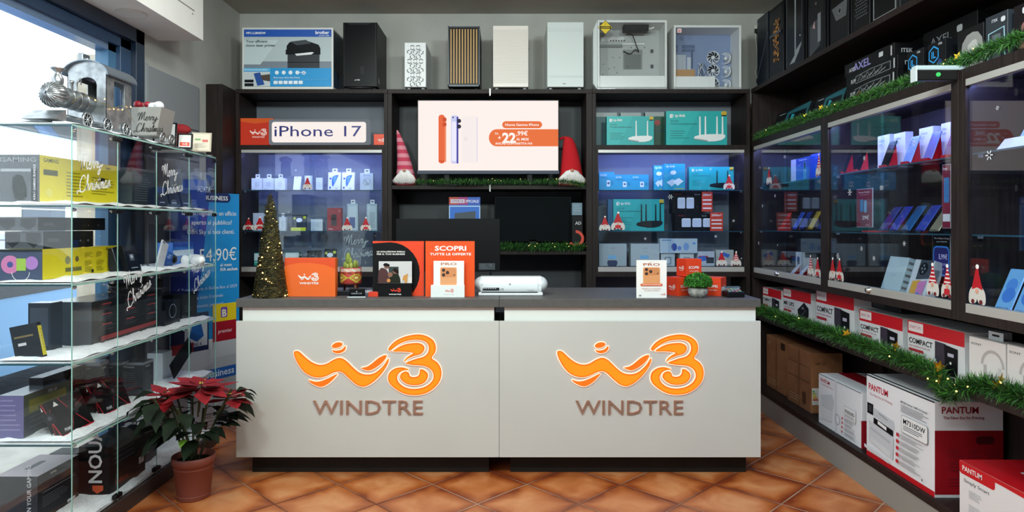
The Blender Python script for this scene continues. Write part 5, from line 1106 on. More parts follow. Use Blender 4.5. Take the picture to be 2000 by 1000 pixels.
# ============================================================ computer cases on the right top shelf
def rcase(pa, pb, top, D, label, kind):
    X = 2.07; y0, y1 = F*X/(pa-CX), F*X/(pb-CX); w = y0-y1-.015; h = top-ZT; e = empty('computer_case', (X, (y0+y1)/2, ZT), -PI/2, label, 'computer case', 'dark computer cases on the right top shelf')
    q = MB(); q.box(-w/2, w/2, .02, D, 0, h, M('#101216', .35), .004); q.build('body', e); q = MB(); m = M({'navy': '#1a2432', 'bar': '#17191c'}.get(kind, '#131418'), .28)
    q.box(-w/2, w/2, 0, .02, 0, h, m, .004); c = Cv(q, (-w/2, 0, h), (1, 0, 0), (0, 0, -1), w, h)
    if kind == 'navy': c.stroke([(.98, .3), (.05, .85)], .006, '#8793a3'); c.stroke([(.05, .85), (.02, .98)], .005, '#5a6572'); c.rect(.9, .0, .92, .32, '#7a8490'); c.text('ITEK', .06, .09, .02, '#9aa3ad')
    elif kind == 'amber':
        c.rect(.06, .03, .94, .95, '#1a1d22'); c.rect(.1, .05, .9, .9, '#2a2c30'); random.seed(9)
        for k in range(90): x = random.uniform(.36, .72); y = random.uniform(.22, .78); c.disk(x, y, random.uniform(.01, .024), random.choice(['#c98a35', '#a86a2a', '#d8a050', '#6a431c'])); c.l -= .0003
        c.rect(.1, .38, .9, .42, '#4a4e54')
    elif kind == 'silver': c.poly([(.5, 0), (.58, 0), (.58, .78), (.95, .70), (.75, .82), (.5, .93), (.2, .93), (.5, .84)], '#8f969c'); c.rect(.0, .0, .06, .95, '#3b4148'); c.disk(.82, .62, .012, '#e0e3e6'); c.rect(.9, 0, .96, .8, '#2f343a')
    elif kind == 'glassy': c.rect(.08, .02, .95, .93, '#24262a'); c.poly([(.12, .6), (.7, .55), (.72, .9), (.12, .98)], '#3c3f44'); c.rect(.6, .5, .78, .85, '#7c8086'); c.poly([(.3, .64), (.42, .56), (.44, .66)], '#c9a0a0'); c.disk(.5, .36, .02, '#6d5a50')
    elif kind == 'tag': c.poly([(.1, .55), (.95, .53), (.9, .72), (.35, .72)], '#5a5c60'); c.disk(.55, .62, .03, '#2b2d30'); c.ring(.55, .62, .035, .006, '#999')
    elif kind == 'mesh':
        for r_ in range(22):
            for j in range(7): c.disk(.2+j*.1+(r_ % 2)*.05, .1+r_*.035, .010, '#5d6268', n=6); c.l -= .0004
    elif kind == 'frame': c.stroke([(.03, .03), (.03, .96), (.97, .96), (.97, .03)], .012, '#a3a6aa'); c.text('AXEL', .6, .8, .03, '#c9cbd0')
    q.build('front_panel', e)
    for x in (-w/2+.03, w/2-.03): q = MB(); q.box(x-.012, x+.012, .03, .05, 0, .004, M('#0a0a0b')); q.build('foot', e)
rcase(1478, 1501, 3.20, .36, 'navy computer case with a thin diagonal line, farthest on the right top shelf', 'navy')
rcase(1502, 1531, 3.19, .36, 'dark computer case with amber patterned panel on the right top shelf', 'amber')
rcase(1535, 1570, 3.18, .36, 'black computer case with a curved silver strip on the right top shelf', 'silver')
rcase(1577, 1612, 3.18, .36, 'black computer case with grey glass panel and a small red triangle', 'glassy')
rcase(1620, 1658, 3.16, .36, 'black computer case with a grey round emblem tag on the right top shelf', 'tag')
rcase(1664, 1700, 3.16, .36, 'black computer case with perforated mesh front on the right top shelf', 'mesh')
rcase(1704, 1752, 3.16, .36, 'black computer case outlined in pale grey at the near end of the row', 'frame')

# ============================================================ right glass cabinets: phones, boxes, posters
def phone(loc, rz, col, label, group, tilt=.45, s=1.0, stand='#c9ccd2', cam='#14161c', screen=None, back=True):
    q_ = Matrix.Rotation(rz, 4, 'Z') @ Matrix.Rotation(-tilt, 4, 'X')
    e = empty('smartphone', loc, rz, label, 'phone', group); T = Matrix.Translation((0, .012, .012)) @ Matrix.Rotation(-tilt, 4, 'X')
    w, h, t = .074*s, .155*s, .008
    q = MB(); q.box(-w/2, w/2, 0, t, 0, h, M(col, .18, .3), .0035, T); q.build('body', e)
    q = MB(); n = len(q.v); c = Cv(q, T @ Vector((-w/2+.003, 0, h-.003)), T.to_3x3() @ Vector((1, 0, 0)), T.to_3x3() @ Vector((0, 0, -1)), w-.006, h-.006)
    if screen: c.rrect(0, 0, 1, 1, .03, screen[0]); c.disk(.5, .38, .16, screen[1]); c.disk(.55, .62, .18, screen[2]); c.text('Galaxy S25', .12, .95, .045, '#1c2f6c', w=.75)
    else:
        for k in range(3): c.disk(.22, .09+k*.11, .04, cam); c.disk(.22, .09+k*.11, .018, '#5a6470')
    q.build('screen' if screen else 'camera_lenses', e)
    q = MB(); q.prism([(0, 0), (.07, 0), (.0735, .01), (.012+math.sin(tilt)*h*.8+.010, .012+math.cos(tilt)*h*.78), (.012+math.sin(tilt)*h*.8+.004, .012+math.cos(tilt)*h*.78), (.02, .012), (.0, .02)], 'x', -w*.42, w*.42, M(stand, .25) if stand != 'acryl' else ACRYL); q.build('display_stand', e)
    return e
def pr(px, X): return (X, F*X/(px-CX))
ZA, ZB, ZC = 1.8205, 1.4605, 1.1125
GP = 'phones on stands in the right glass cabinets'
# corner cabinet
w, h, p = rt(1545, 1582, 313, ZA, 2.14); carton('phone_box', (w, .09, h), p, '#1746b8', 'bright blue cordless phone carton with a white spine in the corner glass cabinet', 'box', lambda c: (c.rect(0, 0, .28, 1, '#b9bdd8'), c.rect(.28, 0, 1, 1, '#1444b4'), c.text('Panasonic', .45, .12, .06, W1, w=.4), c.rect(.68, .2, .82, .92, '#4a90b8'), c.rect(.71, .22, .79, .5, '#20282f'), c.text('DECT', .36, .35, .08, '#9fb8f0', w=.2)), group='boxes in the corner glass cabinet')
w, h, p = rt(1584, 1602, 302, ZA, 2.18); carton('phone_box', (w, .09, h), p, '#1c3fae', 'dark blue carton behind the gnome sticker in the corner glass cabinet', 'box', lambda c: c.rect(.1, .15, .6, .2, '#7f9ae0'), group='boxes in the corner glass cabinet')
for px, X, col, lbl in ((1522, 2.16, '#c01420', 'bright red phone on a stand in the corner glass cabinet'), (1547, 2.15, '#3f5fc0', 'blue phone on a stand left of the dark blue one in the corner cabinet'), (1560, 2.14, '#23348c', 'dark blue phone on a stand in the middle of the corner cabinet shelf'), (1577, 2.13, '#c0a02a', 'gold yellow phone on a stand in the corner glass cabinet'), (1596, 2.12, '#1d2c80', 'navy phone on a stand at the near end of the corner cabinet shelf')):
    x, y = pr(px, X); phone((x, y, ZB), -PI/2, col, lbl, GP, .5, .95, 'acryl' if px != 1522 else '#8c1018')
for px, X, col, lbl in ((1540, 2.13, '#e0dcdc', 'white and red phone lying on a low stand at the bottom of the corner cabinet'), (1556, 2.13, '#dfe4ea', 'white phone on a low stand beside the upright white box in the corner cabinet')):
    x, y = pr(px, X); phone((x, y, ZC), -PI/2, col, lbl, GP, .7, .7, '#8c1018')
w, h, p = rt(1554, 1565, 492, ZC, 2.25); carton('phone_box', (w, .03, h), p, '#c9ccd0', 'small upright white box with a dark slot at the bottom of the corner cabinet', 'box', lambda c: c.rrect(.3, .2, .7, .7, .05, '#3a3f4a'), group='boxes in the corner glass cabinet')
w, h, p = rt(1568, 1582, 503, ZC, 2.22); carton('phone_box', (w, .05, h), p, '#b9b5b0', 'small cream box behind the striped gnome sticker in the corner cabinet', 'box', group='boxes in the corner glass cabinet')
# middle cabinet, top shelf
def gal_F(t): return lambda c: (c.text('Galaxy', .12, .18, .07, '#5a5d68', bold=0, w=.5), c.text(t, .12, .30, .07, '#5a5d68', bold=0))
for a, b_, t, tt, lbl in ((1714, 1737, 267, 'A07', 'white phone box behind the first black phone on the upper shelf of the middle cabinet'), (1746, 1768, 262, 'A16', 'white phone box behind the light blue phone in the middle cabinet'), (1795, 1822, 252, 'A17', 'white phone box with grey lettering at the centre of the middle cabinet upper shelf'), (1838, 1856, 242, 'A26', 'white phone box at the near end of the middle cabinet upper shelf')):
    w, h, p = rt(a, b_, t, ZA, 2.22); carton('phone_box', (w, .045, h), p, '#d9dbe6', lbl, 'box', gal_F(tt), group='white phone boxes in the middle cabinet')
for px, col, st_, lbl in ((1640, '#1c1e26', '#b5101e', 'black phone with a price tag, first on the upper shelf of the middle cabinet'), (1668, '#15161c', '#b5101e', 'black phone on a red stand at left of the upper shelf in the middle cabinet'), (1722, '#14151b', '#b5101e', 'black phone on a red stand in front of a white box in the middle cabinet'), (1765, '#8fa8e0', '#a00f1c', 'light blue phone on a red stand in the middle cabinet'), (1805, '#6f78b8', '#a00f1c', 'violet-blue phone on a red stand beside the lettered white box'), (1845, '#8d6a8c', '#b5101e', 'mauve phone on a red stand at the near end of the upper shelf')):
    x, y = pr(px, 2.12); phone((x, y, ZA), -PI/2, col, lbl, GP, .35, 1.0, st_)
# middle cabinet, middle shelf
def poster(name, px0, px1, pyt, pyb, X, base, label, Ff, cat='poster'):
    w, h, p = rt(px0, px1, pyt, wz(pyb, F*X/(px0-CX)), X); e = empty(name, p[0], -PI/2, label, cat)
    q = MB(); q.box(-w/2, w/2, 0, .006, 0, h, M('#a9a6ac', .3), .001); q.build('holder', e); q = MB(); c = Cv(q, (-w/2+.003, 0, h-.003), (1, 0, 0), (0, 0, -1), w-.006, h-.006); c.rect(0, 0, 1, 1, base); Ff(c); q.build('sheet', e)
    return e
def p29(c): c.text('Prova Pratica', .5, .1, .04, '#e6d6da', 'C', .02, w=.7); c.text('smartphone', .5, .16, .03, '#c9a0ac', 'C', w=.5); c.rrect(.25, .27, .45, .6, .04, '#4a78b0'); c.rrect(.5, .3, .68, .62, .04, '#7fa0c8'); c.text('29€', .6, .8, .1, '#eee6e8', 'C', .02, w=.42); c.rect(.6, .94, .85, .96, '#c9a0ac')
poster('price_poster', 1673, 1704, 370, 444, 2.12, '#7d1a36', 'dark red price poster standing at the left of the blue phones', p29)
poster('price_poster', 1840, 1857, 322, 446, 2.12, '#7d1a36', 'taller dark red poster at the near end behind the cabinet post', lambda c: (c.rrect(.2, .2, .9, .6, .03, '#3f78b0'), c.text('Imp', .1, .08, .05, '#e6d6da'), c.rect(.1, .78, 1, .9, '#d9d9e0')))
q = MB(); q.lathe([(0, 0), (.07, 0), (.07, .006), (0, .008)], M('#b5101e', .5), 24); x, y = pr(1688, 2.2); q.build('display_foot', None, (x, y-.12, ZB), 0, 'small round red plate on the shelf beside the dark red poster', 'display plate')
for px, col, lbl in ((1712, '#28327a', 'dark blue phone on clear stand, first of the row beside the red poster'), (1732, '#2c3f9c', 'glossy blue phone on clear stand, second of the row'), (1757, '#1f5a8c', 'teal-blue phone on clear stand, third of the row'), (1784, '#33459c', 'glossy violet-blue phone on clear stand, fourth of the row'), (1812, '#8c8468', 'sand-coloured phone on clear stand at the near end of the row')):
    x, y = pr(px+6, 2.12); phone((x, y, ZB), -PI/2, col, lbl, GP, .6, 1.05, 'acryl')
# middle cabinet, bottom
w, h, p = rt(1718, 1752, 497, ZC, 2.14); carton('phone_box', (w*1.05, .06, h), p, '#bccbd0', 'pale grey-green phone box leaning at the bottom of the middle cabinet', 'box', lambda c: c.text('realme', .3, .5, .06, '#9fb8c8'), R=lambda c: c.lines(.1, .1, .8, .9, 5, '#777', .4), group='leaning phone boxes in the middle cabinet', tilt=.3)
def xi_F(c): c.poly([(.3, 0), (.95, 0), (.95, .45), (.3, .5)], '#3c424c'); c.disk(.55, .22, .16, '#22252c'); [c.disk(.55+.1*math.cos(a)*.7, .22+.08*math.sin(a), .03, '#7a828c') for a in (0, 1.57, 3.14, 4.7)]; c.poly([(.2, .55), (.6, .5), (.55, 1), (.15, 1)], '#d8a03a', 1); c.poly([(.5, .55), (.9, .5), (.85, .95), (.5, .95)], '#c878a8', 1); c.poly([(.3, .9), (.7, .8), (.7, 1), (.3, 1)], '#3a78c8', 1); c.rrect(.02, .86, .16, .96, .02, '#c02a3a')
w, h, p = rt(1768, 1800, 503, ZC, 2.12); carton('phone_box', (w*1.15, .055, h), p, '#c9ccd0', 'white phone box with colourful wallpaper picture leaning at the bottom of the middle cabinet', 'box', xi_F, R=lambda c: c.rect(.2, .2, .7, .6, '#8a8d92'), group='leaning phone boxes in the middle cabinet', tilt=.3)
def p59(c): c.text('Per il Black Friday', .12, .1, .035, W1, bold=.01, w=.85); c.text('passa a WINDTRE', .25, .16, .022, W1, w=.6); c.rrect(.05, .24, .98, .84, .1, '#3f8ff0'); c.rrect(.1, .27, .93, .81, .08, '#2a2470'); c.text('5,99€', .38, .5, .1, '#d8d0f8', bold=.02, w=.5); c.text('Giga+100', .2, .63, .05, '#b0a0e8', w=.6); c.text('omino', .3, .72, .06, '#b0a0e8')
poster('price_poster', 1821, 1856, 456, 553, 2.22, '#141318', 'black poster with a glowing blue square at the bottom of the middle cabinet', p59)
q = MB(); q.box(-.16, .16, 0, .12, 0, .002, M('#b01422', .8)); q.build('red_mat', None, (2.06+.03, 3.2, ZC), -PI/2, 'red felt mat under the black poster in the middle cabinet', 'mat')
# near cabinet
for px, lbl in ((1950, 'phone with bright blue screen standing at the bottom of the near cabinet, left one'), (1988, 'phone with bright blue screen at the bottom of the near cabinet by the picture edge')):
    x, y = pr(px, 2.14); phone((x, y, ZC), -PI/2, '#6d94c8', lbl, GP, .4, 1.3, '#1a1b20', screen=(M('#6fb4f0', .3, 0, .75), M('#4a8fe8', .3, 0, .75), M('#3a7fe0', .3, 0, .75)))
q = MB(); q.prism([(0, 0), (.1, 0), (.06, .2), (.055, .2)], 'x', -.09, .09, M('#5a5654', .4)); x, y = pr(1965, 2.26); q.build('tent_card', None, (x, y, ZC), -PI/2, 'dark grey tent card behind the blue-screened phones', 'card')
x, y = pr(1990, 2.14); phone((x, y, ZA), -PI/2, '#9fc0e8', 'pale blue phone on the upper shelf of the near cabinet by the picture edge', GP, .5, 1.2, '#c9ccd2')
q = MB(); q.prism([(0, 0), (.06, 0), (.04, .05)], 'x', -.08, .08, M('#c9cbe0', .4)); x, y = pr(1972, 2.10); q.build('price_card', None, (x, y, ZA), -PI/2, 'small white slanted price card on the upper shelf of the near cabinet', 'card')

# ============================================================ left glass cabinet
GX0, GX1, GY0 = -2.375, -2.0, 3.06; GYS = [3.06, 3.42, 3.80, 4.19, 4.57]; GZ = [.093, .492, .865, 1.23, 1.595, 1.968]
e = empty('glass_cabinet', (0, 0, 0), 0, 'frameless glass display cabinet with snowy shelves along the window at left', 'display cabinet')
q = MB(); q.box(GX0-.005, GX1+.012, GY0-.01, GYS[-1]+.03, 0, .085, M('#3a2f2c', .5), .003); q.build('base', e)
for z in GZ[1:]:
    q = MB(); q.box(GX0, GX1, GY0, GYS[-1], z-.010, z-.002, glass_mat('shelf_glass', (.90, .96, .98), 1)) if z == GZ[1] else q.box(GX0, GX1, GY0, GYS[-1], z-.010, z-.002, GLASSB)
    q.box(GX1, GX1+.0015, GY0, GYS[-1], z-.010, z-.002, GEDGE); q.box(GX0, GX1, GY0-.0015, GY0, z-.010, z-.002, M('#234a50', .2)); q.build('glass_shelf', e)
for k in range(4):
    q = MB(); q.box(GX1-.004, GX1+.001, GYS[k]+.003, GYS[k+1]-.003, .085, 1.956, GLASS); q.box(GX1-.003, GX1+.001, GYS[k]+.001, GYS[k]+.0025, .085, 1.956, GEDGE); 
    pn = q.build('glass_pane', e)
    for zc in (1.93, 1.56, .10):
        q = MB(); q.box(GX1-.014, GX1+.01, GYS[k+1]-.03, GYS[k+1]+.03 if k < 3 else GYS[k+1], zc, zc+.022, M('#17191c', .3), .003); q.build('hinge_clip', pn)
q = MB(); q.box(GX0, GX1, GY0, GY0+.005, .085, 1.956, GLASS); q.build('glass_pane', e)
for y in (GY0, GYS[-1]):
    q = MB(); q.box(GX1-.002, GX1+.002, y-.002, y+.002, .085, 1.956, GEDGE); q.build('corner_edge', e)
for z in GZ[1:]:
    for y in (3.12, 3.42, 3.80, 4.19): q = MB(); q.ball((GX1-.03, y, z-.022), (.012, .012, .010), M('#c9ccd0', .2, .9), 10, 6); q.build('shelf_clip', e)
q = MB(); c = None
def glass_script(yc, zc, sz, rot): 
    q = MB(); w = .32; c = Cv(q, (GX1+.0015, yc, zc), (0, 1, 0), (0, 0, -1), w, .3); c.script(0.02, .35, sz, '#eef1f3', rot, .0055); q.build('christmas_lettering', e)
glass_script(3.09, 1.86, .078, .16); glass_script(3.84, 1.88, .078, .16); glass_script(3.47, 1.26, .078, .42); glass_script(4.22, 1.27, .075, .42)
# lettering on the back left cabinet glass
# snow layers
random.seed(31)
def snow(z, i):
    q = MB(); nx, ny = 7, 40; X0, X1 = GX0+.01, GX1-.012; Y0, Y1 = GY0+.012, GYS[-1]-.01; top = []; bot = []
    for a in range(ny+1):
        for b_ in range(nx+1):
            x = X0+(X1-X0)*b_/nx; y = Y0+(Y1-Y0)*a/ny; edge = b_ in (0, nx) or a in (0, ny)
            hh = (.009+.004*math.sin(a*1.3+i)) if edge else .013+.012*abs(math.sin(a*.9+i)+math.sin(b_*1.7+a*.33))/2+random.uniform(0, .004); top.append((x, y, z+hh)); bot.append((x, y, z))
    fs = [(a*(nx+1)+b_, a*(nx+1)+b_+1, (a+1)*(nx+1)+b_+1, (a+1)*(nx+1)+b_) for a in range(ny) for b_ in range(nx)]
    q.add(top, fs, SNOW, True); q.add(bot, [tuple(reversed(f)) for f in fs], SNOW)
    q.box(X0, X1, Y0, Y1, z, z+.0032, SNOW)
    nm = ['bottom', 'lowest glass', 'second lowest glass', 'middle glass', 'upper glass', 'top'][i]
    q.build('cotton_snow', None, None, None, 'white cotton snow blanket on the %s level of the glass cabinet' % nm, 'fake snow', 'cotton snow on the glass cabinet', 'thing')
for i, z in enumerate(GZ): snow(z-.0015 if i else .0855, i)
SN = .016
def lbox(name, Xf, px0, px1, pyt, lev, depth, base, label, Ff=None, Lf=None, Tf=None, group='boxes in the glass cabinet', z=None, tilt=0, Y0=None):
    y0 = Y0 or F*Xf/(px0-CX); y1 = F*Xf/(px1-CX); z0 = z if z is not None else GZ[lev]+SN; zt = CAMZ+(CY-pyt)*y0/F
    return carton(name, (y1-y0, depth, zt-z0), ((Xf, (y0+y1)/2, z0), PI/2), base, label, 'box', Ff, Lf, Lf, Tf, group=group, tilt=tilt, rough=.2)
YEL = '#d8c91a'
def nedis_F(c): c.rect(0, 0, 1, 1, YEL); c.text('GAMING', .04, .14, .09, '#4a4a20'); c.rect(.04, .3, .2, .42, '#55552a'); c.lines(.3, .3, .55, .9, 8, '#8f8516', .3); c.lines(.62, .35, .95, .8, 7, '#8f8516', .3); c.disk(.1, .8, .1, '#d8cf60'); c.text('NEDIS', .82, .12, .05, '#2b2b20'); c.rect(.74, .35, .8, .45, '#2b2b20')
def nedis_L(c): c.rect(0, 0, 1, 1, '#4a4f55'); c.text('GAMING', .02, .15, .1, '#8a9096', w=.9); c.lines(.05, .3, .95, .5, 1, '#9aa0a6', .3); c.rect(.8, .3, .95, 1, '#23262b'); c.text('4-IN-1 GAMING BUNDLE', .91, .97, .05, '#d9dcdf', rot=-PI/2, w=None); c.poly([(.35, .5), (.6, .45), (.7, .9), (.4, .95)], '#1e2a24', 2)
lbox('gaming_box', -2.177, 77, 230, 302, 4, .19, '#3f444b', 'long yellow and grey carton on the upper shelf of the glass cabinet', nedis_F, nedis_L, Y0=3.10)
lbox('dark_box', -2.13, 258, 303, 327, 4, .16, '#2a3238', 'dark grey carton with fine print right of the yellow one on the upper shelf', lambda c: (c.lines(.1, .15, .9, .9, 12, '#56606a', .25), c.rect(0, 0, 1, .06, '#5a646c')), lambda c: c.rect(0, 0, 1, 1, '#39444c'))
for a, b_, lbl in ((312, 331, 'small navy carton, first of three beside the dark grey carton'), (335, 354, 'small navy carton, second of three on the upper shelf'), (358, 378, 'small navy carton, third of three at the far end of the upper shelf')):
    lbox('navy_box', -2.06, a, b_, 364, 4, .07, '#18243c', lbl, lambda c: (c.rect(.1, .75, .6, .8, '#8a98b8'), c.poly([(0, 0), (1, 0), (.7, .3), (0, .3)], '#223f7c')), group='small navy cartons', tilt=.2)
lbox('blue_box', -2.2, 384, 404, 350, 4, .1, '#1d3f9c', 'blue carton at the far end of the upper shelf of the glass cabinet', lambda c: c.text('ADATA', .1, .4, .2, '#c9d6f0'))
# level 3 (second from top)
def disc_L(c): c.rect(0, 0, 1, 1, '#3c4a66'); c.disk(.25, .5, .3, '#c878a8'); c.disk(.25, .5, .1, '#3a4a8c'); c.disk(.75, .45, .22, '#a87ac0'); c.rect(.4, .3, .62, .7, '#9ac04a'); c.ring(.5, .75, .3, .02, W1, a0=0, a1=.5); c.rect(0, 0, 1, .08, '#1c232b')
def yel_F(c): c.rect(0, 0, 1, 1, YEL); c.disk(.3, .42, .14, '#8a8a5c'); c.disk(.42, .4, .1, '#5a5a3a'); c.rect(.27, .68, .48, .82, '#6a6a30'); [c.lines(x, y, x+.12, y+.2, 4, '#8f8516', .3) for x in (.52, .68, .84) for y in (.2, .5, .72)]; c.text('Blaupunkt', .82, .13, .08, '#2b2b20', w=.14); c.disk(.62, .88, .07, '#2b2b20')
lbox('speaker_box', -2.163, 83, 228, 487, 3, .2, YEL, 'long yellow carton with colourful discs on its end, under two black cartons', yel_F, disc_L, Y0=3.10)
zy = CAMZ+(CY-487)*3.10/F
def guo_F(c): c.rect(0, 0, 1, 1, '#101216'); c.text('GUOZO', .08, .62, .2, '#5a5f66'); c.disk(.72, .6, .06, '#7a7f86'); c.disk(.88, .6, .08, '#7a7f86')
def guo_L(c): c.rect(0, 0, 1, 1, '#3a3f47'); c.poly([(.0, .1), (.4, .1), (.4, .6), (.2, .95), (0, .6)], '#14161b'); c.poly([(.55, .1), (.95, .1), (.95, .6), (.75, .95), (.55, .6)], '#14161b')
lbox('soundbar_box', -2.18, 75, 182, 452, 3, .18, '#101216', 'black carton lying directly on the long yellow carton', guo_F, guo_L, z=zy+.001, Y0=3.13)
lbox('soundbar_box', -2.19, 62, 205, 424, 3, .18, '#101216', 'black carton on top of the stack above the yellow carton', guo_F, guo_L, z=CAMZ+(CY-452)*3.13/F+.003, Y0=3.11)
def hdd(c): c.rect(.3, .35, .65, .6, '#4a5668'); c.poly([(.35, .42), (.5, .36), (.6, .46), (.45, .54)], '#b9c4d0'); c.rect(.25, .85, .75, .88, '#9aa8b8')
lbox('disk_box', -2.10, 233, 252, 482, 3, .05, '#1a2638', 'black drive carton leaning, left one of the pair', hdd, group='drive cartons', tilt=.3)
lbox('disk_box', -2.06, 252, 277, 477, 3, .05, '#151f30', 'black drive carton leaning, right one of the pair in front', hdd, group='drive cartons', tilt=.25)
q = MB(); q.box(-.04, .04, 0, .012, 0, .17, M('#c9cfd8', .3), .004); Cv(q, (-.04, 0, .17), (1, 0, 0), (0, 0, -1), .08, .17).rect(.1, .05, .4, .1, '#5a6068'); q.build('white_case', None, (-2.07, 3.97, GZ[3]+SN), (0, .45, PI/2), 'slim white box tilted sideways beside the drive cartons', 'box')
e2 = empty('round_speaker', (-2.08, 4.09, GZ[3]+SN+.045), 0, 'small round blue speaker on the snow beside the tilted white box', 'speaker'); q = MB(); q.ball((0, 0, 0), .045, M('#1c4a8c', .3), 20, 12); q.build('body', e2); q = MB(); q.lathe([(0, .046), (.024, .044), (.026, .036)], M('#14181e', .4), 18, axis='x'); q.build('grille', e2)
lbox('blue_box', -2.12, 338, 378, 474, 3, .1, '#2f6fc8', 'blue and white carton at the far end of the middle level of the glass cabinet', lambda c: (c.rect(0, .35, 1, .6, '#c9dcef'), c.rect(0, 0, 1, .2, '#1c4ab0'), c.disk(.4, .8, .15, '#6d7a86')), group='blue cartons in the glass cabinet')
q = MB(); random.seed(8)
for k in range(7): q.ball((random.uniform(-.05, .05), random.uniform(-.09, .09), .03), (.05, .05, .035), SNOW, 10, 6)
q.build('cotton_snow', None, (-2.08, 4.42, GZ[3]+.01), 0, 'loose heap of white cotton snow at the far end of the middle level', 'fake snow', 'cotton snow on the glass cabinet', 'thing')
# level 2
def tech_F(c): [c.lines(x, y, x+.2, y+.16, 4, '#4a505a', .25) for x in (.1, .42, .74) for y in (.1, .34, .58)]; [c.rect(x, y, x+.12, y+.03, '#a83a42') for x in (.12, .44, .76) for y in (.08, .32, .56)]; c.poly([(.1, .84), (.9, .8), (.9, .9), (.1, .95)], '#8c1a20')
lbox('monitor_box', -2.134, 174, 315, 590, 2, .235, '#23272f', 'big dark carton with red print lines in the middle of the glass cabinet', tech_F, lambda c: c.rect(0, 0, 1, 1, '#39424e'), Y0=3.42)
lbox('dark_box', -2.25, 105, 122, 592, 2, .11, '#222a36', 'dark blue-grey carton standing left of the big dark one', None, lambda c: c.rect(.1, .1, .9, .9, '#2e3a4a'), Y0=3.28)
def yb_F(c): c.rect(0, 0, 1, 1, '#14171b'); c.rect(.0, .1, 1, .95, YEL); c.poly([(.1, .3), (.5, .2), (.4, .8), (.1, .7)], '#d8d27a'); c.lines(.55, .2, .9, .9, 8, '#8f8516', .3)
lbox('radio_box', -2.18, 52, 92, 628, 2, .13, '#1a1d22', 'small black and yellow carton leaning in front on the snow', yb_F, lambda c: (c.rect(0, 0, 1, 1, '#252b33'), c.rect(.1, .3, .8, .35, '#7a6a3a'), c.rect(.2, .5, .5, .58, '#c9c9c9')), tilt=.2, Y0=3.13)
lbox('console_box', -2.10, 322, 352, 590, 2, .2, '#1c2430', 'dark navy carton with a faint circle beside the big dark carton', lambda c: c.ring(.5, .45, .3, .03, '#8a98a8'), None)
lbox('dark_box', -2.13, 355, 385, 575, 2, .2, '#101215', 'black carton at the far end of the middle shelf before the banner', lambda c: c.lines(.2, .5, .7, .8, 3, '#3a3f46', .3))
q = MB(); q.lathe([(0, 0), (.05, 0), (.085, .03), (.09, .05), (.08, .045), (.045, .012), (0, .01)], M('#1d1f24', .25), 24, sx=1, sy=1.3); q.build('headphone_case', None, (-2.2, 3.85, GZ[2]+SN+.231), 0, 'glossy black oval case lying on the big dark carton', 'case')
q = MB(); q.tube([(-.05, -.07, 0), (-.05, -.07, .09), (0, 0, .15), (.05, .07, .09), (.05, .07, 0)], .006, M('#8d949c', .2, .8)); q.box(-.065, -.035, -.085, -.055, -.0, .05, M('#17191d'), .004).box(.035, .065, .055, .085, 0, .05, M('#17191d'), .004); q.build('headphones', None, (-2.2, 4.05, GZ[2]+SN+.235), 0, 'silver and black headphones standing on the big dark carton', 'headphones')
# level 1
def kb_F(c): c.rect(0, 0, 1, .5, '#4f5648'); c.rect(.1, .15, .9, .45, '#7d7a3a'); c.text('FSK 63', .5, .13, .08, '#c9c9d0'); c.lines(.1, .55, .9, .9, 3, '#5a6068', .2)
lbox('keyboard_box', -2.25, 46, 137, 773, 1, .12, '#3f464e', 'grey and olive carton on the second lowest level of the glass cabinet', kb_F, lambda c: (c.rect(0, 0, 1, 1, '#6a6796'), c.lines(.1, .1, .9, .9, 7, '#8d8ab8', .3)), Y0=3.10)
lbox('keyboard_box', -2.30, 100, 215, 738, 1, .07, '#23262d', 'long dark carton behind the tilted graphics cartons', lambda c: c.text('GAMING PRO RETRO', .35, .3, .14, '#6a707a'), Y0=3.30)
def asus_F(c): c.rect(0, 0, 1, 1, '#14141a'); c.stroke([(.3, .0), (.55, .5), (.9, 1)], .03, '#b01c28'); c.stroke([(.35, .9), (.6, .4), (1, .2)], .02, '#8c1a24'); c.disk(.55, .42, .16, '#2a2a32'); c.disk(.55, .42, .06, '#4a4a54'); c.poly([(.08, .18), (.16, .05), (.24, .18)], W1); c.text('PRIME', .1, .9, .09, '#c9c9d0', w=.2); c.rect(0, .97, 1, 1, '#c01c28')
for X, y, lbl, z_, tl in ((-2.08, 3.24, 'black and red graphics card carton tilted in the snow, the nearer one', GZ[1]+SN, .45), (-2.10, 3.60, 'black and red graphics card carton tilted in the snow, the farther one', GZ[1]+SN, .4)):
    carton('graphics_card_box', (.235, .045, .18), ((X, y, z_), PI/2), '#14141a', lbl, 'box', asus_F, asus_F, group='graphics card cartons', tilt=tl)
def psu_L(c): c.rect(0, 0, 1, .08, '#8a9098'); c.rect(.2, .12, .6, .16, '#9aa0a8'); c.lines(.15, .3, .8, .8, 8, '#5f666e', .25)
for a, b_, X, lbl in ((196, 213, -2.22, 'grey carton with white print, first of three behind the graphics cartons'), (238, 252, -2.20, 'grey carton with white print, second of three'), (280, 300, -2.10, 'grey carton with white print, third and farthest of three')):
    lbox('power_box', X, a, b_, 708, 1, .13, '#3c4249', lbl, psu_L, psu_L, group='grey cartons on the second lowest level')
q = MB(); q.box(-.14, .14, 0, .01, 0, .11, M('#14181f', .25), .003); q.build('tablet', None, (-2.07, 4.27, GZ[1]+SN+.10), (0, -.5, PI/2), 'dark tablet propped at an angle beside the grey cartons', 'tablet')
lbox('white_box', -2.2, 318, 336, 690, 1, .1, '#b9c0c6', 'pale carton supporting the dark tablet in the glass cabinet', None, None)
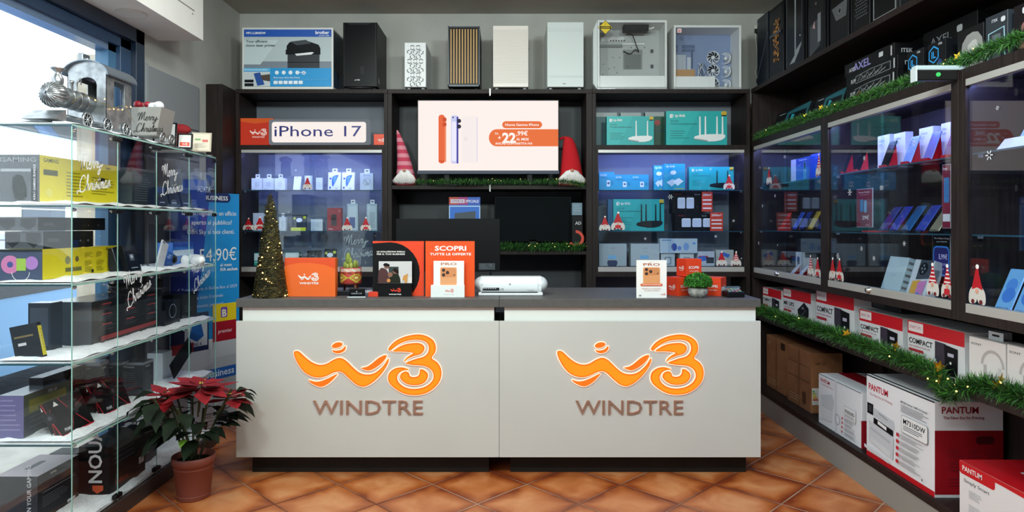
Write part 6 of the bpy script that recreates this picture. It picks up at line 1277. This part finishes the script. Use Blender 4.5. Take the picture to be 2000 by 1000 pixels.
# level 0
def roka_F(c): c.text('ROKA', .3, .1, .05, '#b9bdc4'); c.rect(.1, .4, .9, .41, '#8a8f96'); c.lines(.1, .5, .8, .75, 5, '#5d636b', .25); c.rect(.7, .88, .9, .95, '#c9cbd0')
z0 = .0855+SN
carton('helmet_box', (.30, .2, .22), ((-2.20, 3.27, z0), PI/2), '#22262d', 'dark carton with a handle in the near corner of the bottom level', 'box', roka_F, lambda c: (c.rect(0, 0, 1, 1, '#2c313a'), c.text('OWN YOUR GAMING', .85, .98, .09, '#c9ccd2', rot=-PI/2)), T=lambda c: (c.rect(0, 0, 1, 1, '#8d7f82'), c.rrect(.3, .35, .7, .5, .05, '#1d1f24')), group='boxes in the glass cabinet')
def noua_L(c): c.text('NOUA', .75, .75, .28, '#e6e6ea', rot=-PI/2, bold=.02); c.poly([(.45, .8), (.8, .8), (.8, .9), (.6, .97), (.45, .9)], '#d8552a')
def noua_F(c): c.rect(.0, 0, 1, 1, '#15171b'); c.lines(.1, .1, .7, .5, 4, '#3a3e44', .2); c.text('CHRUX', .15, .88, .1, '#8c1a20'); c.rect(.8, .6, .95, .75, '#c9cbd0')
carton('gaming_box', (.34, .16, .25), ((-2.06, 3.62, z0), PI/2), '#15171b', 'black carton with white vertical lettering and orange emblem on the bottom level', 'box', noua_F, noua_L, noua_L, group='boxes in the glass cabinet')
carton('dark_box', (.10, .14, .21), ((-2.24, 3.51, z0), PI/2), '#1c2129', 'narrow black carton squeezed between the two larger ones on the bottom level', 'box', roka_F, lambda c: c.lines(.1, .2, .9, .9, 9, '#4a5058', .25), group='boxes in the glass cabinet')
carton('gaming_box', (.22, .16, .19), ((-2.12, 3.92, z0), PI/2), '#1c222c', 'dark carton with white lettering further along the bottom level', 'box', lambda c: (c.rect(0, .5, 1, 1, '#27303e'), c.rect(.2, .6, .6, .7, '#9aa8c0')), noua_L, noua_L, group='boxes in the glass cabinet')
# on top of the cabinet: train
ZTOP = GZ[5]+.012
e = empty('toy_locomotive', (-2.17, 3.44, ZTOP), 0, 'dull silver metal toy locomotive with arched cab on the snowy cabinet top', 'toy train', 'silver toy train')
q = MB(); q.lathe([(.0, -.27), (.03, -.265), (.048, -.245), (.054, -.22), (.052, -.20), (.043, -.18), (.043, 0), (0, 0)], SILVER, 28, o=(0, 0, .13), axis='y'); 
for y in (-.15, -.10, -.05): q.lathe([(.043, y), (.046, y+.003), (.043, y+.006)], SILVER, 24, o=(0, 0, .13), axis='y')
q.build('boiler', e)
q = MB()
for k in range(24): a = 2*PI*k/24; q.tube([(.006*math.cos(a), -.271, .13+.006*math.sin(a)), (.03*math.cos(a), -.268, .13+.03*math.sin(a)), (.05*math.cos(a), -.246, .13+.05*math.sin(a)), (.054*math.cos(a), -.22, .13+.054*math.sin(a))], .0025, SILVER, 5, False)
q.build('smokebox_ribs', e)
q = MB(); q.lathe([(.014, .16), (.022, .185), (.024, .205), (.015, .22), (.012, .232), (.026, .245), (.028, .25), (.02, .25), (0, .246)], SILVER, 20, o=(0, -.20, 0)); q.build('chimney', e)
q = MB(); q.lathe([(.008, .16), (.008, .20), (.011, .205), (.011, .215), (0, .217)], SILVER, 14, o=(0, -.11, 0)); q.build('whistle', e)
q = MB(); q.tube(smooth_loop([(.01, -.10, .17), (.012, -.09, .21), (.01, -.06, .235), (.0, -.045, .21)], 4, False), .003, SILVER); q.build('handrail', e)
q = MB(); cw = .09
arch = [(-cw, 0.03), (-cw, .27)]+[(-cw*math.cos(PI*k/12), .27+.06*math.sin(PI*k/12)) for k in range(1, 12)]+[(cw, .27), (cw, .03)]
hole = [(-.045, .13), (-.045, .22)]+[(-.045*math.cos(PI*k/8), .22+.035*math.sin(PI*k/8)) for k in range(1, 8)]+[(.045, .22), (.045, .13)]
for y in (0, .20):
    vs = [Vector((p[0], p[1], 0)) for p in arch]; hs = [Vector((p[0], p[1], 0)) for p in reversed(hole)]; tri = tessellate_polygon([vs, hs]); al = arch+list(reversed(hole))
    for yy in (y, y+.004): q.add([(p[0], yy, p[1]) for p in al], [tuple(t) for t in tri], SILVER)
for s in (-1, 1):
    x0_, x1_ = (cw-.003, cw) if s > 0 else (-cw, -cw+.003)
    q.box(x0_, x1_, 0, .204, .03, .13, SILVER).box(x0_, x1_, 0, .06, .13, .27, SILVER).box(x0_, x1_, .145, .204, .13, .27, SILVER).box(x0_, x1_, .06, .145, .25, .27, SILVER)
q.box(-cw, cw, 0, .204, .025, .03, SILVER); q.build('cab', e)
q = MB(); R2 = [(-(cw+.018)*math.cos(PI*k/14), .262+.072*math.sin(PI*k/14)) for k in range(15)]; R3 = [(-(cw+.014)*math.cos(PI*k/14), .262+.067*math.sin(PI*k/14)) for k in range(14, -1, -1)]; q.prism(R2+R3, 'y', -.02, .225, M('#8f9aa5', .35, .7), True); q.build('cab_roof', e)
q = MB(); q.box(-.06, .06, -.25, .2, .035, .045, SILVER, .002).prism([(-.25, .06), (-.33, .012), (-.25, .012)], 'x', -.07, .07, SILVER); q.build('chassis', e)
def wheel(parent, loc, r):
    q = MB(); q.lathe([(r*.82, -.005), (r, -.005), (r, .005), (r*.82, .005), (r*.82, -.005)], SILVER, 24, axis='x').lathe([(0, -.007), (r*.2, -.007), (r*.2, .007), (0, .007)], SILVER, 12, axis='x')
    for k in range(8): a = PI*k/4; q.tube([(0, 0, 0), (0, r*.85*math.cos(a), r*.85*math.sin(a))], .0025, SILVER, 5)
    q.build('wheel', parent, loc)
for y in (-.15, .0, .15):
    for x in (-.085, .097): wheel(e, (x, y, .034), .034)
q = MB(); random.seed(2); q.tube(smooth_loop([(.06, -.2, .1), (.055, -.1, .15), (.1, .02, .12), (.1, .12, .14), (.1, .21, .08)], 5, False), .0015, M('#a89a6a', .3, .7), 4); q.build('light_wire', e)
for k in range(5): q = MB(); q.ball((0, 0, 0), .0035, M('#ffd27a', .4, 0, 4), 6, 4); q.build('bulb', e, (.1, -.1+k*.07, .13+.02*math.sin(k*2)))
e.scale = (1.12, 1.12, 1.12)
e = empty('toy_wagon', (-2.085, 3.83, ZTOP), 0, 'silver mesh toy wagon with Christmas wording and red baubles on the cabinet top', 'toy train', 'silver toy train')
q = MB(); WM_ = M('#a9a6a0', .45, .4)
for b_ in ((-.10, .10, -.003, 0), (-.10, .10, .15, .153)): q.prism([(-.07, .04), (.07, .04), (.10, .20), (-.10, .20)], 'y', b_[2], b_[3], WM_)
for s in (-1, 1): q.add([(s*.07, 0, .04), (s*.07, .15, .04), (s*.10, .15, .20), (s*.10, 0, .20)], [(0, 1, 2, 3)], WM_)
q.box(-.07, .07, 0, .15, .038, .042, WM_); q.build('hopper', e)
q = MB(); c = Cv(q, (-.10, -.004, .20), (1, 0, 0), (0, 0, -1), .20, .16); c.script(.26, .48, .05, '#4c4a48', .0, .0045); q.build('wording', e)
for y in (.03, .13):
    for x in (-.095, .09): wheel(e, (x, y, .03), .03)
random.seed(12)
for k in range(14): q = MB(); q.ball((0, 0, 0), random.uniform(.016, .028), [M('#9c1a2a', .4), M('#e3e3e6', .5), M('#a84a4a', .4)][k % 3], 10, 7); q.build('bauble', e, (random.uniform(-.07, .07), random.uniform(.03, .12), .205+random.uniform(0, .02)))
q = MB(); [q.tube(smooth_loop([(-.08+k*.04, .05, .2), (-.06+k*.04, .06, .23), (-.04+k*.04, .05, .21)], 4, False), .0015, M('#c9c3b4', .3, .7), 4) for k in range(4)]; q.build('wire', e)
def pframe(loc, w, h, rim, face, label, Ff):
    e = empty('photo_frame', loc, (-.22, 0, .25), label, 'frame', 'frames on the cabinet top'); q = MB(); q.box(-w/2, w/2, 0, .012, 0, h, M(rim, .35), .001); q.build('frame', e); q = MB(); c = Cv(q, (-w/2+.01, 0, h-.01), (1, 0, 0), (0, 0, -1), w-.02, h-.02); c.rect(0, 0, 1, 1, face); Ff(c); q.build('picture', e)
pframe((-2.07, 4.02, ZTOP), .13, .15, '#16181b', '#d9dcdc', 'black rimmed frame with a plain white sheet behind the toy wagon', lambda c: c.lines(.2, .3, .8, .6, 3, '#b9bdc0', .3))
pframe((-2.02, 4.17, ZTOP), .09, .10, '#16181b', '#d9d5d0', 'small black rimmed frame with an orange logo card', lambda c: (c.rect(.1, .6, .9, .9, '#d8452a'), c.logo(.5, .66, .16, W1)))
pframe((-1.99, 4.33, ZTOP), .12, .13, '#b9ae98', '#d8cdb8', 'beige card frame with small green and red prints at the cabinet end', lambda c: (c.rect(.1, .3, .45, .4, '#6a9a5a'), c.rect(.55, .35, .9, .5, '#c9605a'), c.lines(.1, .6, .9, .9, 4, '#9a9484', .3)))
q = MB(); q.ball((0, 0, 0), (.065, .035, .034), M('#8c1018', .8), 18, 10); q.build('santa_hat', None, (-2.2, 4.5, ZTOP+.17), (0, .1, 0), 'dark red felt hat top showing above the frames on the cabinet', 'hat')
q = MB(); q.lathe([(.0, 0), (.05, 0), (.045, .14), (0, .15)], M('#5a1018', .8), 18); q.build('hat_stand', None, (-2.2, 4.5, ZTOP), 0, 'dark red cone under the felt hat behind the frames', 'decoration')
# lettering on the back-left cabinet glass
q = MB(); c = Cv(q, (wx(664, 5.5), YS+.008, wz(462, 5.5)), (1, 0, 0), (0, 0, -1), .35, .25); c.script(.02, .32, .085, '#9fb0ba', .14, .005)
sh = [o for o in bpy.data.objects if o.name.startswith('glass_door')][1]; o_ = q.build('christmas_lettering', None); o_.parent = sh; o_.matrix_parent_inverse = Matrix.Translation((-XB[0], -YS, 0))

# ============================================================ banner behind the glass cabinet
A_ = Vector((wx(467, 5.13), 5.13)); B_ = Vector((-2.335, 4.62)); bw = (A_-B_).length; ang = math.atan2(A_.y-B_.y, A_.x-B_.x)
e = empty('roll_up_banner', ((A_.x+B_.x)/2, (A_.y+B_.y)/2, 0), ang, 'blue and white television offer banner standing between the glass cabinet and the counter', 'banner')
q = MB(); q.box(-bw/2, bw/2, 0, .012, .0, 1.74, M('#cfd2d6', .5), .002); c = Cv(q, (-bw/2, 0, 1.74), (1, 0, 0), (0, 0, -1), bw, 1.74)
c.rect(0, 0, 1, .62, '#1d86c4'); c.poly([(0, 0), (.55, 0), (.35, .52), (0, .52)], '#1a3f9c'); c.poly([(.0, .0), (.25, 0), (.2, .52), (0, .52)], '#162c80'); c.rrect(-.0, .0, .86, .04, .018, '#152a5c'); c.text('OFFERTA BUSINESS', .08, .03, .018, W1, bold=.01, w=.74)
c.text('Hai un negozio o un ufficio', .95, .096, .02, W1, 'R', .0, w=.80); c.text('aperto al pubblico?', .88, .135, .02, W1, 'R', .0, w=.6); c.text('Offri Sky ai tuoi clienti.', .92, .175, .02, W1, 'R', .0, w=.7)
c.text('54,90€', .95, .29, .055, W1, 'R', .0, w=.56); c.text('al mese', .7, .315, .014, W1); c.text('IVA esclusa', .7, .335, .014, W1, bold=.02)
for k, t in enumerate(('Tutta la Serie A Enilive fino al 2029', 'e news da tutto il mondo', 'Intrattenimento per tutti')): c.text(t, .14, .41+k*.035, .014, '#c9d8ec', bold=0, w=(.82, .6, .6)[k]); c.stroke([(.05, .403+k*.035), (.07, .41+k*.035), (.11, .395+k*.035)], .0025, W1)
c.rect(0, .50, .52, .70, '#14264c'); c.rect(.18, .52, .5, .64, '#c9d0d8'); c.poly([(.24, .6), (.3, .53), (.4, .53), (.45, .6), (.35, .62)], '#1c5fa8'); c.text('SERIE A', .34, .637, .012, '#23406c', 'C')
c.rect(.58, .475, .94, .55, '#d8bc1c'); c.rrect(.7, .49, .8, .535, .006, '#6a4aa0'); c.text('B', .72, .53, .03, '#e6e0c0', bold=.03); c.rect(.58, .55, .94, .635, '#9c1426'); c.text('premier', .66, .6, .016, '#e0c9cc'); 
c.rect(.0, .62, .3, .66, '#8c1a24'); c.rect(.0, .70, 1, 1, '#a9adb3'); c.rect(.58, .635, 1, .7, '#b9bdc2'); c.poly([(0, .66), (.58, .66), (.58, .72), (0, .8)], '#b9bdc4')
c.text('sky', .2, .782, .03, '#1c3a9c', bold=.03, w=.2); c.rect(.44, .747, .93, .794, '#1f5fae'); c.text('business', .47, .782, .03, '#dfe9f4', w=.43)
q.build('printed_panel', e); q = MB(); q.box(-bw/2-.01, bw/2+.01, -.03, .05, 0, .0, M('#8d9196')) if False else q.box(-.05, .05, .012, .12, 0, .02, M('#8d9196', .4, .5)); q.build('foot', e)
q = MB(); q.prism([(0, 0), (.08, 0), (.08, .12)], 'y', 0, .01, M('#2fa8a0', .4)); q.build('teal_card', None, (wx(452, 4.75), 4.75, .0), 0) if False else None

# ============================================================ poinsettia
random.seed(17)
e = empty('poinsettia', (wx(375, 3.66), 3.68, 0), 0, 'red poinsettia with dark green leaves in a terracotta plastic pot on the floor', 'plant')
TP = M('#7c3f32', .55)
q = MB(); q.lathe([(0, 0), (.083, 0), (.085, .006), (.104, .19), (.110, .193), (.113, .232), (.107, .235), (.101, .2), (.098, .2)], TP, 36); [q.lathe([(.0845+.0005+(z/.19)*.019, z), (.087+(z/.19)*.019, z+.003), (.085+(z/.19)*.019, z+.006)], TP, 36) for z in (.02, .17)]; q.build('pot', e)
q = MB(); q.lathe([(0, .205), (.1, .2)], M('#1c140f', .95), 24); q.build('soil', e)
tips = []
for k in range(9):
    a = 2*PI*k/9+random.uniform(-.2, .2); r = random.uniform(.08, .24); z = random.uniform(.46, .60); tips.append((Vector((r*math.cos(a), r*math.sin(a), z)), a))
q = MB()
for p, a in tips: q.tube(smooth_loop([(p.x*.1, p.y*.1, .19), (p.x*.35, p.y*.35, .32), (p.x*.75, p.y*.75, p.z-.1), tuple(p)], 4, False), [.006]*13, M('#2f3a1c', .6), 6)
q.build('stems', e)
def leaf(q, base, d, L, Wd, m, droop=.5, bend=.0, jag=True):
    d = d.normalized(); side = d.cross(Vector((0, 0, 1))).normalized(); up = side.cross(d).normalized()
    K = [(0, 0), (.15, .35), (.35, .85), (.5, 1.0 if not jag else 1.05), (.6, .78), (.75, .6), (.88, .28), (1, 0)]
    cen = []; l = []; r = []
    for t, w in K:
        c = base+d*(L*t)+Vector((0, 0, -droop*L*t*t))+up*bend*L*math.sin(t*PI); cen.append(c); l.append(c+side*Wd*.5*w+up*Wd*.12*w); r.append(c-side*Wd*.5*w+up*Wd*.12*w)
    n = len(K); vs = cen+l+r; fs = []
    for v in vs: v.x = max(v.x, -.272)
    for i in range(n-1): fs += [(i, i+1, n+i+1, n+i), (i+1, i, 2*n+i, 2*n+i+1)]
    q.add(vs, fs, m, True)
for k in range(64):
    p, a0 = random.choice(tips); t = random.uniform(.42, .98); base = Vector((p.x*t, p.y*t, .2+(p.z-.2)*t)); a = a0+random.uniform(-1.3, 1.3); d = Vector((math.cos(a), math.sin(a), random.uniform(-.1, .35)))
    q = MB(); st_ = base+d.normalized()*.05; q.tube([base, st_], .002, M('#4a2a22', .6), 5); leaf(q, st_, d, (random.uniform(.10, .155) if k != 7 else .08), (random.uniform(.07, .10) if k != 7 else .045), LEAF if k != 7 else M('#6f9a2c', .5), random.uniform(.2, .8)); q.build('leaf', e)
for h_, (cx_, cy_, cz_, R0, nb) in enumerate(((.06, -.05, .62, .19, 15), (-.12, -.04, .565, .17, 12), (.20, .0, .55, .13, 10), (.0, .10, .60, .15, 10))):
    q = MB()
    for k in range(nb):
        a = 2*PI*k/nb*1.02+random.uniform(-.3, .3); lay = k % 2; d = Vector((math.cos(a), math.sin(a), random.uniform(-.05, .12)+.25*lay)); leaf(q, Vector((cx_, cy_, cz_-.01+.015*lay))+d*.01, d, R0*random.uniform(.75, 1.12)*(1-.2*lay), random.uniform(.07, .105), BRACT, random.uniform(.0, .35), -.06)
    for k in range(6): q.ball((cx_+random.gauss(0, .008), cy_+random.gauss(0, .008), cz_+.02), .004, M('#b9a42c', .5), 6, 4)
    q.tube([(cx_*.6, cy_*.6, .45), (cx_, cy_, cz_)], .005, M('#3a3a20', .6), 6); q.build('red_bracts', e)
